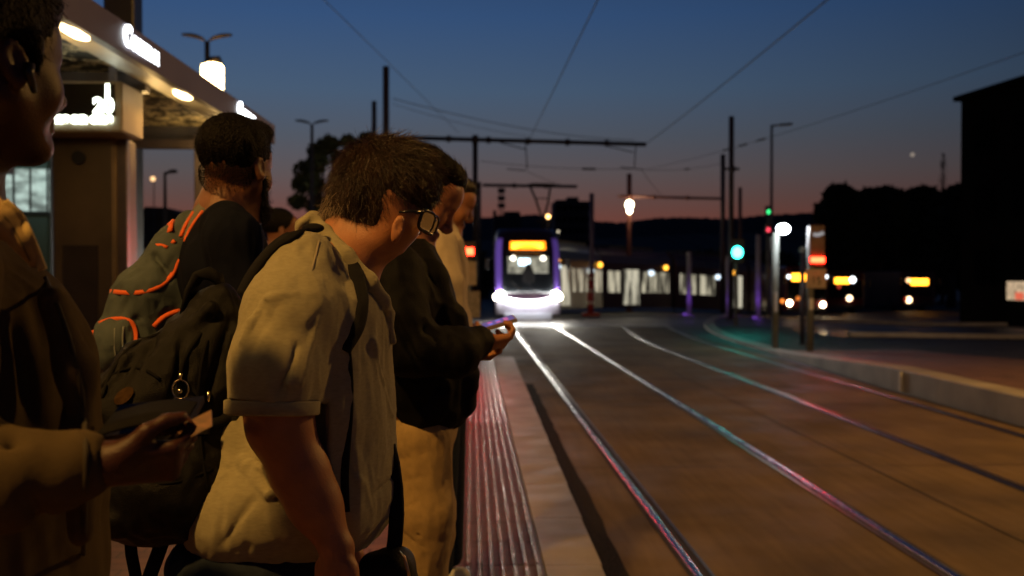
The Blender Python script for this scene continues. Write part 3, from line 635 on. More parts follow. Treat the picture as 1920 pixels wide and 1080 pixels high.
# red signal post with the sign plate
Y = 21; x = xat(1530, Y); g = gz(x, Y)
t = thing("signal_post", (x, Y, g), "post with a glowing red bar signal above a cream plate reading 15", "signal")
post(t, x, Y+0.1, g, zat(425, Y), 0.075)
m = MB(); m.box((xat(1524, Y), Y-0.05, zat(500, Y)), (xat(1554, Y), Y+0.1, zat(421, Y)), ch=0.02); h = m.obj("signal_head", mat("signal_box_brown", (0.14, 0.08, 0.06), 0.5, var=0.3), t)
m = MB(); m.box((xat(1526, Y), Y-0.075, zat(492, Y)), (xat(1552, Y), Y-0.055, zat(482, Y)), ch=0.004); m.obj("lens", glow("red_signal_light", (1.0, 0.012, 0.004), 60), h)
m = MB(); m.tube([(xat(1530, Y), Y-0.09, zat(439, Y)), (xat(1539, Y), Y-0.09, zat(440, Y)), (xat(1549, Y), Y-0.09, zat(436, Y))], 0.035, 8); m.obj("lens", glow("dim_white_bar", (0.6, 0.6, 0.62), 0.5), h)
lamp("signal_light", (xat(1539, Y), Y-0.2, zat(487, Y)), (1, 0.02, 0.02), 70, 0.07, t, 'SPOT', dirquat((-0.3, -1, -0.10)), rad(60), 0.9)
m = MB(); m.box((xat(1519, Y), Y-0.02, zat(541, Y)), (xat(1557, Y), Y+0.02, zat(504, Y)), ch=0.006); pl = m.obj("sign_plate", CREAM, t)
text_mesh("numerals", "15", 0.24, mat("sign_black", (0.03, 0.025, 0.02), 0.5), Matrix.Translation((xat(1538, Y), Y-0.022, zat(533, Y))) @ Matrix.Rotation(rad(90), 4, 'X'), pl, align='CENTER', ext=0.002)
m = MB(); m.box((xat(1526, Y), Y-0.01, zat(582, Y)), (xat(1533, Y), Y+0.03, zat(560, Y))); m.obj("reflector", mat("white_reflector", (0.8, 0.8, 0.75), 0.3), t)
# slim dark post between the two
Y = 24; x = xat(1512, Y); t = thing("slim_post", (x, Y, gz(x, Y)), "thin dark post between the white lamp post and the red signal post", "post")
post(t, x, Y, gz(x, Y), zat(470, Y), 0.055, POLE); m = MB(); m.ball((x, Y, zat(468, Y)), 0.085); m.obj("cap", SIGPOST, t, True)
# purple up-lit poles beyond the far track
PURPL = mat("pale_pole_paint", (0.40, 0.38, 0.42), 0.45, var=0.15)
for i, (px_, pt_, Y, lab) in enumerate(((1295, 472, 46, "low purple-lit pole nearest the tail of the tram"), (1427, 440, 44, "purple-lit pole left of the bright white lamp"), (1370, 480, 47, "faint violet pole behind the teal signal"))):
    x = xat(px_, Y); g = gz(x, Y); t = thing("lit_pole", (x, Y, g), lab, "pole", "poles lit purple from below")
    post(t, x, Y, g, zat(pt_, Y), 0.11, PURPL, "pole")
    m = MB(); m.tube([(x-0.3, Y-0.5, g), (x-0.3, Y-0.5, g+0.07)], 0.09, 14); m.obj("floodlight", glow("purple_floodlight", (0.35, 0.12, 1.0), 0.6), t)
    p0 = Vector((x-0.28, Y-0.75, g+0.15)); lamp("floodlight_beam", p0, (0.33, 0.10, 1.0), 16 if i != 2 else 7, 0.05, t, 'SPOT', dirquat(Vector((x, Y, g+1.5))-p0), rad(75), 0.8)
    lamp("floodlight_spill", (x-0.3, Y-1.1, g+0.5), (0.33, 0.08, 1.0), 6 if i != 2 else 3, 0.1, t)

# ------------------------------------------------------------ far background
HILLM = mat("distant_hill_dark", (0.012, 0.014, 0.02), 0.95, var=0.3, vscale=0.02)
def hill(name, Y, prof, depth=160, seed=1):
    rr = random.Random(seed); m = MB(); vs = []; n = len(prof)*14
    pts = []
    for i in range(n+1):
        u = i/n*(len(prof)-1); k = min(int(u), len(prof)-2); f = u-k
        px_ = prof[k][0]*(1-f)+prof[k+1][0]*f; py_ = prof[k][1]*(1-f)+prof[k+1][1]*f + rr.uniform(-1.6, 1.2)
        pts.append((xat(px_, Y), zat(py_, Y)))
    for x, z in pts: vs += [(x, Y-depth, -1.5), (x, Y-depth*0.45, z*0.55), (x, Y, z), (x, Y+depth, -1.5)]
    m.add(vs, [(4*i+j, 4*i+4+j, 4*i+5+j, 4*i+1+j) for i in range(n) for j in range(3)])
    tag(m.obj(name, HILLM), kind="structure")
hill("hill", 640, [(-300, 430), (300, 415), (560, 412), (860, 410), (1000, 402), (1100, 412), (1160, 418), (1230, 408), (1300, 407), (1370, 410), (1440, 402), (1530, 398), (1700, 408), (2300, 400)], seed=3)
hill("hill", 330, [(-300, 470), (820, 455), (1000, 446), (1140, 448), (1280, 440), (1420, 436), (1560, 420), (1900, 410), (2400, 400)], 110, seed=5)
# tower block
BLOCK = mat("dark_tower_cladding", (0.03, 0.03, 0.036), 0.8, var=0.15, vscale=0.4)
WDARK = mat("dark_window_glass", (0.004, 0.004, 0.005), 0.9, spec=0.0)
Y = 240; t = thing("tower_block", (xat(1075, Y), Y, -1.5), "flat-topped tower block silhouetted above the tram", "tower block")
m = MB(); m.box((xat(1040, Y), Y, -2), (xat(1110, Y), Y+10, zat(377, Y))); m.obj("wall", BLOCK, t)
m = MB(); m.box((xat(1066, Y), Y+2, zat(377, Y)), (xat(1087, Y), Y+7, zat(368, Y))); m.box((xat(1044, Y), Y+1, zat(377, Y)), (xat(1062, Y), Y+6, zat(374, Y))); m.obj("roof_plant", BLOCK, t)
for fl in range(7):
    for k in range(6):
        x0 = xat(1044, Y)+k*1.45; z0 = zat(377, Y)-2.2-fl*2.8
        m = MB(); m.box((x0, Y-0.04, z0), (x0+0.9, Y+0.05, z0+1.2)); m.obj("window", WDARK, t)
Y = 200; t = thing("low_building", (xat(950, Y), Y, -1.5), "low dark building with a stepped roof left of the tram roof", "building")
m = MB(); m.box((xat(925, Y), Y, -2), (xat(978, Y), Y+9, zat(404, Y))); m.obj("wall", BLOCK, t)
m = MB(); m.box((xat(925, Y), Y+1, zat(404, Y)), (xat(931, Y), Y+4, zat(394, Y))); m.box((xat(946, Y), Y+1, zat(404, Y)), (xat(976, Y), Y+5, zat(396, Y))); m.obj("roof_plant", BLOCK, t)
Y = 230; t = thing("lattice_tower", (xat(940, Y), Y, -1.5), "lattice mast with drums rising above the low dark building", "mast")
m = MB(); xl, xr = xat(936.5, Y), xat(943.5, Y)
for x in (xl, xr):
    for dy in (0, 0.9): m.tube([(x, Y+dy, -1.5), (x, Y+dy, zat(352, Y))], 0.07, 5)
zz = zat(405, Y)
while zz < zat(354, Y)-0.5: m.tube([(xl, Y, zz), (xr, Y, zz+0.7)], 0.05, 4); m.tube([(xr, Y, zz), (xl, Y, zz+0.7)], 0.05, 4); zz += 0.8
m.obj("frame", BLOCK, t)
for py_ in (358, 372, 386):
    m = MB(); m.tube([(xat(940, Y), Y-0.4, zat(py_+4, Y)), (xat(940, Y), Y-0.4, zat(py_-4, Y))], 0.85, 10); m.obj("antenna_drum", BLOCK, t)
# dark building at the right
Y = 44; x0 = xat(1817, Y); zt = zat(184, Y)
t = thing("large_building", (x0+5, 34, -1.2), "huge unlit black building at the right edge with an overhanging flat roof", "building")
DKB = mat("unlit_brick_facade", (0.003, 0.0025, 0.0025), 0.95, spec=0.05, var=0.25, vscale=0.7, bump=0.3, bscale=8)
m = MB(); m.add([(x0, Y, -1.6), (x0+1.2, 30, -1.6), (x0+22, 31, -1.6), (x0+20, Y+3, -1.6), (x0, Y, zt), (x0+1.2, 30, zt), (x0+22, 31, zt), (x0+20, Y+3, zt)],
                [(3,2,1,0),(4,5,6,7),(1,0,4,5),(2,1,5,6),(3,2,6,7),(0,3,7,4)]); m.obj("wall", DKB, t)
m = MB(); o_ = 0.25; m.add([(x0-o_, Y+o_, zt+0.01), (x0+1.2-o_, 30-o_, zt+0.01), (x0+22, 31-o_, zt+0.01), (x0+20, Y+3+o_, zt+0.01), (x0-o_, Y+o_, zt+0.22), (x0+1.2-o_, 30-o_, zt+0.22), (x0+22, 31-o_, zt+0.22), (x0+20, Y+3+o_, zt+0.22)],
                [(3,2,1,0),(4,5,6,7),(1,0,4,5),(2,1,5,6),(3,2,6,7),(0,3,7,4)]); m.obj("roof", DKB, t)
for fl in range(3):
    for k in range(5):
        y0 = 42.2-k*2.6; xw = x0+(Y-y0)/14*1.2-0.04; z0 = 0.9+fl*2.8
        m = MB(); m.box((xw-0.03, y0-0.7, z0), (xw+0.02, y0+0.7, z0+1.5)); m.obj("window", WDARK, t)
m = MB(); y0 = 40.2; xw = x0+(Y-y0)/14*1.2-0.05; m.box((xat(1908, y0)-0.0, y0-2.2, zat(563, y0)), (xat(1909, y0)+0.1, y0, zat(528, y0)))
m.obj("shop_window", winmat("lit_shop_window", (1.0, 0.72, 0.45), 0.7, (1, 2, 1), 4), t)
m = MB(); m.box((xat(1908, y0)-0.03, y0-1.3, zat(562, y0)), (xat(1908, y0)-0.01, y0-0.7, zat(548, y0))); m.obj("red_poster", glow("red_poster_light", (0.9, 0.15, 0.08), 0.8), t)
# dark house behind the shelter glass
Y = 60; t = thing("house", (xat(300, Y), Y, -0.6), "dark gabled house seen low through the shelter glass", "house")
m = MB(); m.box((xat(272, Y), Y, -1), (xat(350, Y), Y+6, zat(412, Y))); m.obj("wall", BLOCK, t)
m = MB(); m.prism([(xat(266, Y), Y-0.3, zat(412, Y)), (xat(356, Y), Y-0.3, zat(412, Y)), (xat(325, Y), Y-0.3, zat(392, Y)), (xat(285, Y), Y-0.3, zat(390, Y))], (0, 6.6, 0)); m.obj("roof", BLOCK, t)
lone_light(296, 338, 58, 4.5, (1.0, 0.55, 0.25), 2.2, "small orange lamp seen through the shelter glass", rpole=0.03)
# moon
m = MB(); m.ball(PT(1711, 290, 2500), 2500/F*3.5, 20, 14); tag(m.obj("moon", glow("moonlit_surface", (0.75, 0.62, 0.50), 0.42), smooth=True), "small dim round moon in the sky left of the huge dark building", "moon")

# ------------------------------------------------------------ trees
BARK = mat("dark_bark", (0.03, 0.022, 0.016), 0.9, var=0.3, bump=0.5, bscale=20)
LEAF = mat("dark_foliage", (0.06, 0.085, 0.03), 0.7, var=0.5, vscale=1.5)
LEAFD = mat("deep_dark_foliage", (0.012, 0.018, 0.008), 0.85, var=0.5, vscale=0.6)
def leaves(centers, n, size, rng):
    ci = rng.integers(0, len(centers), n); c = np.array([k[0] for k in centers])[ci]; r = np.array([k[1] for k in centers])[ci]
    d = rng.normal(size=(n, 3)); d /= np.linalg.norm(d, axis=1)[:, None]; p = c + d*(r*rng.random((n, 1))[:, 0]**0.45)[:, None]*np.array([1, 1, 0.85])
    a = rng.normal(size=(n, 3)); a /= np.linalg.norm(a, axis=1)[:, None]; b = np.cross(a, rng.normal(size=(n, 3))); b /= np.linalg.norm(b, axis=1)[:, None]
    s = size*(0.5+rng.random((n, 1))); v = np.stack([p-a*s, p+b*s*0.45, p+a*s, p-b*s*0.45], 1).reshape(-1, 3)
    return v, np.arange(4*n).reshape(-1, 4)
def tree(px_, Y, cents, nleaf, size, label, mt, g=None, seed=1, trunk=0.16, cat="tree", name="tree", group=None):
    rng = np.random.default_rng(seed); x = xat(px_, Y); g = gz(x, Y) if g is None else g
    cs = [(np.array([xat(a, Y), Y+rng.uniform(-0.8, 0.8)*r/F*Y*0.8, zat(b, Y)]), r/F*Y) for a, b, r in cents]
    t = thing(name, (x, Y, g), label, cat, group)
    m = MB(); zf = min(c[0][2] for c in cs); m.tube([(x, Y, g), (x+0.05, Y, (g+zf)/2), (x, Y, zf+0.4)], [trunk, trunk*0.8, trunk*0.6], 9)
    for c, r in cs: m.tube([(x, Y, g+(zf-g)*0.75), ((x+c[0])/2, (Y+c[1])/2, (zf+c[2])/2+0.1), tuple(c)], [trunk*0.5, trunk*0.3, trunk*0.1], 6)
    m.obj("trunk", BARK, t, True)
    v, f = leaves(cs, nleaf, size, rng); me = bpy.data.meshes.new("crown"); me.from_pydata(v.tolist(), [], f.tolist()); link("crown", me, mt, t)
tree(598, 40, [(598, 285, 22), (620, 272, 20), (575, 320, 24), (600, 310, 22), (640, 300, 20), (655, 268, 14), (565, 345, 18), (590, 350, 26), (560, 378, 18), (640, 340, 24), (600, 385, 26), (690, 262, 14), (668, 310, 22), (650, 370, 26)],
     5200, 0.13, "leafy tree with an open crown, behind the heads of the waiting people", LEAF, seed=4, g=-0.3)
trg = "dark trees along the right skyline"
for i, (px_, Y, cents, lab) in enumerate((
    (1590, 84, [(1580, 370, 30), (1605, 385, 34), (1560, 400, 30), (1590, 430, 42), (1550, 450, 30), (1625, 420, 34), (1600, 480, 40)], "leftmost big dark tree of the right skyline, above the red signal"),
    (1660, 90, [(1650, 378, 32), (1672, 372, 30), (1640, 410, 36), (1685, 400, 32), (1665, 450, 44), (1640, 480, 34)], "big dark tree with a double rounded crown right of the leftmost one"),
    (1730, 82, [(1712, 385, 34), (1740, 372, 28), (1765, 385, 30), (1735, 420, 42), (1700, 440, 36), (1770, 430, 34), (1740, 480, 40)], "broad dark tree beneath the moon"),
    (1800, 78, [(1795, 385, 34), (1820, 372, 34), (1780, 420, 36), (1815, 430, 44), (1840, 400, 30), (1800, 480, 40)], "dark tree that touches the corner of the huge building"))):
    tree(px_, Y, cents, 9000, 0.42, lab, LEAFD, seed=20+i, trunk=0.4, group=trg)
# thin bare poplar sticking out above them
Y = 88; x = xat(1783, Y); t = thing("bare_tree", (x, Y, gz(x, Y)), "thin wispy bare tree sticking up beside the huge building", "tree")
m = MB(); zt = zat(282, Y); m.tube([(x, Y, gz(x, Y)), (x, Y, zt)], [0.2, 0.03], 8)
for k in range(46):
    z = zat(370, Y)+(zt-zat(370, Y))*random.random(); a = random.random()*6.28; l_ = 0.25+0.8*random.random()*(1-(z-zat(370, Y))/(zt-zat(370, Y)))
    m.tube([(x, Y, z), (x+l_*0.4*math.cos(a), Y+l_*0.4*math.sin(a), z+l_), (x+l_*0.5*math.cos(a), Y+l_*.5*math.sin(a), z+l_*1.7)], [0.025, 0.018, 0.008], 4)
m.obj("trunk", BARK, t)
# scattered low hedge mass beyond the road (one mass, nobody could count it)
rng = np.random.default_rng(9); cs = [(np.array([x, 96+rng.uniform(-4, 4), 0.6+rng.uniform(0, 1.6)]), rng.uniform(1.6, 3.2)) for x in np.arange(-30, 62, 1.6)]
v, f = leaves(cs, 16000, 0.5, rng); me = bpy.data.meshes.new("hedgerow"); me.from_pydata(v.tolist(), [], f.tolist()); tag(link("undergrowth", me, LEAFD), "dark mass of bushes along the far side of the road", "bushes", kind="stuff")

# ------------------------------------------------------------ buses
def bus(px_, Y, w_, h_, label, lights, col=(0.10, 0.012, 0.012), disp=None, yawd=0, length=10.5):
    x = xat(px_, Y); g = gz(x, Y); t = thing("bus", (x, Y, g), label, "bus", "buses waiting at the bus station")
    paint = mat("bus_paint_%d" % int(px_), col, 0.35, var=0.1)
    Rz = Matrix.Rotation(rad(yawd), 3, 'Z'); piv = (x, Y, 0)
    def bx(a, b, ch=0.0): m = MB(); m.box((x+a[0], Y+a[1], g+a[2]), (x+b[0], Y+b[1], g+b[2]), rot=Rz, piv=piv, ch=ch); return m
    bx((-w_/2, 0, 0.28), (w_/2, length, h_), 0.09).obj("body", paint, t)
    bx((-w_/2+0.1, -0.02, 1.0), (w_/2-0.1, 0.01, h_-0.62), 0.004).obj("windscreen", mat("bus_glass", (0.012, 0.013, 0.015), 0.12), t)
    dm = bx((-w_/2+0.35, -0.03, h_-0.55), (w_/2-0.35, 0.01, h_-0.15), 0.004).obj("destination_box", BLACKM, t)
    if disp:
        bx((disp[0], -0.045, disp[2]), (disp[1], -0.033, disp[3]), 0.003).obj("display", glow("amber_display", (1.0, 0.36, 0.02), 7), dm)
    bx((-w_/2+0.1, -0.05, 0.3), (w_/2-0.1, 0.02, 0.55), 0.02).obj("bumper", BLACKM, t)
    for sx_ in (-1, 1):
        for yy_ in (1.9, length-2.6):
            m = MB(); a = Vector((x+sx_*(w_/2-0.28), Y+yy_, g+0.48)); b = a+Vector((sx_*0.3, 0, 0))
            m.tube([Rz @ (a-Vector(piv))+Vector(piv), Rz @ (b-Vector(piv))+Vector(piv)], 0.48, 18); m.obj("wheel", mat("tyre", (0.02, 0.02, 0.02), 0.8), t)
        m = MB(); m.tube([(x+sx_*(w_/2), Y-0.1, g+h_-0.5), (x+sx_*(w_/2+0.22), Y-0.3, g+h_-0.6)], 0.025, 6); m.box((x+sx_*(w_/2+0.2)-0.08, Y-0.36, g+h_-1.05), (x+sx_*(w_/2+0.2)+0.08, Y-0.28, g+h_-0.55), ch=0.02); m.obj("mirror", BLACKM, t)
    for (lx, lz, r, col_, es) in lights:
        m = MB(); m.ball((x+lx, Y-0.06, g+lz), (r, 0.06, r), 14, 8); m.obj("headlight" if es > 20 else "marker_light", glow("bus_light_%d_%d" % (int(col_[2]*100), es), col_, es), t, True)
    return t, x, g
s58 = 58/F
_x = xat(1520, 58); _g = gz(_x, 58)
def lz(py_, Y, g): return zat(py_, Y)-g
t, x, g = bus(1520, 58, 2.5, 3.0, "bus with blazing headlights facing us behind the red signal post",
    [(-33*s58, lz(569, 58, _g), 0.15, (1.0, 0.82, 0.5), 40), (31*s58, lz(572, 58, _g), 0.15, (1.0, 0.82, 0.5), 40), (-35*s58, lz(519, 58, _g), 0.10, (0.9, 0.95, 1.0), 5), (37*s58, lz(519, 58, _g), 0.10, (0.9, 0.95, 1.0), 5),
     (-47*s58, lz(565, 58, _g), 0.12, (1.0, 0.25, 0.03), 2), (-17*s58, lz(560, 58, _g), 0.12, (1.0, 0.25, 0.03), 1)],
    disp=(-29*s58, 20*s58, lz(527, 58, _g), lz(513, 58, _g)))
for sx_ in (-33, 31):
    p0 = Vector((x+sx_*s58, 57.6, zat(570, 58))); lamp("headlight_beam", p0, (1.0, 0.62, 0.28), 260, 0.1, t, 'SPOT', dirquat((0.02, -1, -0.09)), rad(50), 0.9)
Y = 66; _x = xat(1588, Y); _g = gz(_x, Y); s_ = Y/F
bus(1596, Y, 2.5, lz(508, Y, _g), "red bus with a long amber display right of the bright-headlight bus", [(12*s_, lz(525, Y, _g), 0.2, (0.9, 0.95, 1.0), 6), (6*s_, lz(560, Y, _g), 0.19, (1.0, 0.7, 0.4), 6), (-14*s_, lz(538, Y, _g), 0.12, (0.6, 0.05, 0.02), 1)],
    disp=(-22*s_, 6*s_, lz(532, Y, _g), lz(521, Y, _g)))
Y = 70; _x = xat(1735, Y); _g = gz(_x, Y); s_ = Y/F
bus(1735, Y, 2.5, lz(508, Y, _g), "distant bus standing alone at the right with a short amber display", [(-19*s_, lz(526, Y, _g), 0.16, (1.0, 0.55, 0.25), 3), (-18*s_, lz(563, Y, _g), 0.22, (1.0, 0.68, 0.35), 7), (-23*s_, lz(562, Y, _g), 0.14, (0.7, 0.08, 0.02), 1)],
    col=(0.05, 0.01, 0.01), disp=(-14*s_, 20*s_, lz(535, Y, _g), lz(523, Y, _g)))

# ------------------------------------------------------------ tram
TP = mat("tram_white_paint", (0.36, 0.34, 0.42), 0.25, var=0.05)
TD = mat("tram_dark_paint", (0.035, 0.02, 0.035), 0.28, var=0.1)
TG = mat("tram_windscreen_glass", (0.03, 0.035, 0.04), 0.10)
TPU = mat("tram_purple_paint_glow", (0.13, 0.07, 0.33), 0.3, emit=(0.35, 0.18, 1.0), es=0.24)  # purple pillar paint with a glow put in as emission
tram = thing("tram", (2.0, 36, G0), "oncoming tram with amber display, purple corner pillars and a blazing smile of headlights", "tram")
TY = 36.0; TX = 2.05
def tz(py_): return zat(py_, TY)
# cab: lofted skin, plan outline rounded, leaning back towards the roof
def cab_y(z, u):      # how far behind the bumper plane the skin sits; u = 0 centre .. 1 side
    lean = 0 if z < 0.9 else (z-0.9)*0.28
    if z > 2.75: lean += (z-2.75)**2*1.6
    return lean + 0.55*abs(u)**2.6
def cab_w(z): return 1.2 if z < 2.4 else 1.2-0.18*((z-2.4)/1.1)**2
def cab_pt(u, z, off=0.0): return Vector((TX+u*cab_w(z), TY+cab_y(z, u)-off, G0+z))
def cab_patch(u0, u1, z0, z1, off, name, mt, parent, nu=16, nz=8, shape=None, smooth=True, thick=0.02):
    m = MB(); vs = []
    for j in range(nz+1):
        for i in range(nu+1):
            u = u0+(u1-u0)*i/nu; z = z0+(z1-z0)*j/nz
            if shape: u, z = shape(i/nu, j/nz)
            vs.append(cab_pt(u, z, off))
    n0 = len(vs); vs += [v+Vector((0, thick, 0)) for v in vs]
    fs = [(j*(nu+1)+i, j*(nu+1)+i+1, (j+1)*(nu+1)+i+1, (j+1)*(nu+1)+i) for j in range(nz) for i in range(nu)]
    rim = [j*(nu+1) for j in range(nz, 0, -1)] + list(range(nu)) + [j*(nu+1)+nu for j in range(nz)] + [nz*(nu+1)+i for i in range(nu, 0, -1)]
    fs += [(rim[(k+1) % len(rim)], rim[k], rim[k]+n0, rim[(k+1) % len(rim)]+n0) for k in range(len(rim))]
    m.add(vs, fs); return m.obj(name, mt, parent, smooth)
zs = [0.22, 0.5, 0.9, 1.3, 1.8, 2.3, 2.7, 3.0, 3.2, 3.35, 3.42]; us = [-1+2*i/24 for i in range(25)]
m = MB(); vs = [cab_pt(u, z) for z in zs for u in us]; back = [Vector((TX+u*cab_w(z), TY+4.2, G0+z)) for z in zs for u in us]
nu = len(us); fs = [(j*nu+i, j*nu+i+1, (j+1)*nu+i+1, (j+1)*nu+i) for j in range(len(zs)-1) for i in range(nu-1)]
B0 = len(vs); vs += back
for j in range(len(zs)-1):
    fs.append((j*nu, (j+1)*nu, B0+(j+1)*nu, B0+j*nu)); fs.append((j*nu+nu-1, B0+j*nu+nu-1, B0+(j+1)*nu+nu-1, (j+1)*nu+nu-1))
k = (len(zs)-1)*nu
fs += [(k+i, k+i+1, B0+k+i+1, B0+k+i) for i in range(nu-1)]
m.add(vs, fs); m.obj("cab", TD, tram, True)
cab_patch(-0.98, 0.98, 0.24, 0.80, 0.012, "apron", TP, tram)
cab_patch(-0.72, 0.72, 0.06, 0.30, 0.05, "coupler_cover", mat("tram_apron_lit", (0.5, 0.52, 0.6), 0.3), tram, thick=0.1)
ws = cab_patch(-0.70, 0.70, 1.02, 2.46, 0.012, "windscreen", TG, tram, shape=lambda a, b: ((2*a-1)*(0.78-0.06*b), 1.0+1.45*b+0.05*math.sin(a*math.pi)))
cab_patch(-0.62, 0.62, 1.75, 2.36, 0.022, "lit_cab_interior", winmat("lit_cab_glass", (0.75, 0.72, 0.55), 0.55, (3, 3, 1.4), 2.2), ws, thick=0.006)
cab_patch(-0.62, 0.62, 2.52, 3.04, 0.012, "display_panel", BLACKM, tram)
dp = cab_patch(-0.55, 0.55, 2.62, 2.92, 0.03, "amber_display", glow("tram_amber_display", (1.0, 0.22, 0.008), 4), tram, thick=0.006)
# rows of display glyph blocks, like lettering too blurred to read
m = MB(); xx = -0.56
for wd in (0.10, 0.09, 0.08, 0.10, 0.05, 0.09, 0.08, 0.10, 0.09, 0.10):
    for zz0, zz1 in ((2.65, 2.89),):
        for s_ in range(3):
            m.box((TX+xx+s_*wd/3, TY+cab_y(2.8, 0.2)-0.045, G0+zz0), (TX+xx+s_*wd/3+wd/5, TY+cab_y(2.8, 0.2)-0.038, G0+zz1-(0.09 if s_ == 1 else 0)))
    xx += wd+0.022
m.obj("display_glyph", glow("tram_amber_glyphs", (1.0, 0.42, 0.03), 8), dp)
for sg in (-1, 1):
    cab_patch(sg*0.80, sg*0.99, 0.98, 3.05, 0.014, "corner_pillar", TPU if sg < 0 else mat("tram_purple_dim_glow", (0.16, 0.09, 0.40), 0.3, emit=(0.3, 0.15, 0.9), es=0.16), tram, nu=4)  # right-hand copy of the pillar paint glows dimmer
    hx = sg*0.83
    m = MB(); c = cab_pt(hx, 0.93, 0.03); m.ball(c, (0.21, 0.07, 0.15), 16, 10); hl = m.obj("headlight", glow("tram_headlight", (1.0, 0.97, 0.88), 120), tram, True)
    c2 = cab_pt(sg*0.97, 0.88, 0.04); m = MB(); m.ball(c2, (0.10, 0.05, 0.12)); m.obj("headlight", glow("tram_side_light", (1.0, 0.9, 0.7), 30), tram, True)
    p0 = cab_pt(hx, 0.93, 0.35); lamp("headlight_beam", p0, (1.0, 0.93, 0.76), 330, 0.12, tram, 'SPOT', dirquat((0.0, -1, 0.02)), rad(50), 1.0)
    lamp("headlight_spill", cab_pt(hx*0.6, 0.62, 0.7), (0.95, 0.97, 1.0), 15, 0.15, tram)
    m = MB(); m.tube([cab_pt(sg*1.0, 2.35), cab_pt(sg*1.0, 2.35)+Vector((sg*0.28, -0.15, -0.1))], 0.02, 6); q = cab_pt(sg*1.0, 2.1)+Vector((sg*0.3, -0.15, 0)); m.box(q-Vector((0.07, 0.03, 0.2)), q+Vector((0.07, 0.03, 0.2)), ch=0.015); m.obj("mirror", BLACKM, tram)
    m = MB(); m.ball(cab_pt(sg*0.46, 2.30, 0.06), (0.10, 0.03, 0.09)); m.obj("cab_lamp", glow("cab_ceiling_lamp", (1.0, 0.93, 0.75), 4.5), tram, True)
m = MB(); c = cab_pt(-0.12, 2.16, 0.06); m.box(c-Vector((0.20, 0.01, 0.12)), c+Vector((0.20, 0.02, 0.12)), ch=0.006); m.obj("route_screen", glow("cab_blue_screen", (0.62, 0.85, 1.0), 5), tram)
# smile-shaped running light
m = MB(); pts = [cab_pt(u, 0.70+0.17*abs(u/0.86)**2.2, 0.05) for u in np.linspace(-0.86, 0.86, 21)]; m.tube(pts, [0.055+0.02*abs(u) for u in np.linspace(-1, 1, 21)], 8); m.obj("running_light", glow("tram_running_light", (1.0, 0.98, 0.93), 55), tram, True)
# wipers and driver
for sg in (-0.2, 0.25):
    m = MB(); m.tube([cab_pt(sg, 1.02, 0.04), cab_pt(sg-0.35, 1.5, 0.05), cab_pt(sg-0.3, 2.0, 0.05)], 0.015, 5); m.obj("wiper", BLACKM, tram)
m = MB(); c = cab_pt(0.0, 1.55, 0.035); m.ball(c, (0.24, 0.02, 0.45)); m.ball(c+Vector((0, 0.06, 0.42)), (0.11, 0.02, 0.14)); m.obj("driver_seat", mat("driver_silhouette", (0.02, 0.02, 0.022), 0.8), ws, True)
# body sections along the track
def section(s0, s1, name="section", wins=(), doors=(), top=3.3):
    p0, d0 = path1(s0); p1, d1 = path1(s1); d = (p1-p0).normalized(); q = Vector((d.y, -d.x, 0)); ln = (p1-p0).length
    za, zb_ = gz(p0.x, p0.y), gz(p1.x, p1.y)
    def W(l, o, z): u = l/ln; return p0 + d*l + q*o + Vector((0.05, 0, za*(1-u)+zb_*u+z))
    pr = [(-1.2, 0.25), (-1.2, 2.55), (-1.12, 2.95), (-0.85, 3.12), (-0.8, top), (0.8, top), (0.85, 3.12), (1.12, 2.95), (1.2, 2.55), (1.2, 0.25)]
    m = MB(); n = len(pr); vs = [W(0, o, z) for o, z in pr] + [W(ln, o, z) for o, z in pr]
    m.add(vs, [(i, (i+1) % n, n+(i+1) % n, n+i) for i in range(n)] + [tuple(range(n-1, -1, -1)), tuple(range(n, 2*n))])
    body = m.obj("body_section", TD, tram)
    return W, ln, body
TW_ = 1
TWIN = winmat("lit_tram_window", (0.95, 0.86, 0.62), 0.55, (2.2, 2.2, 0.35), 1.6)
TDOOR = winmat("lit_tram_door", (0.95, 0.88, 0.66), 0.6, (2.6, 2.6, 0.3), 1.6)
secs = [(40.4, 45.4), (45.9, 51.6), (52.1, 57.8), (58.3, 64.0)]
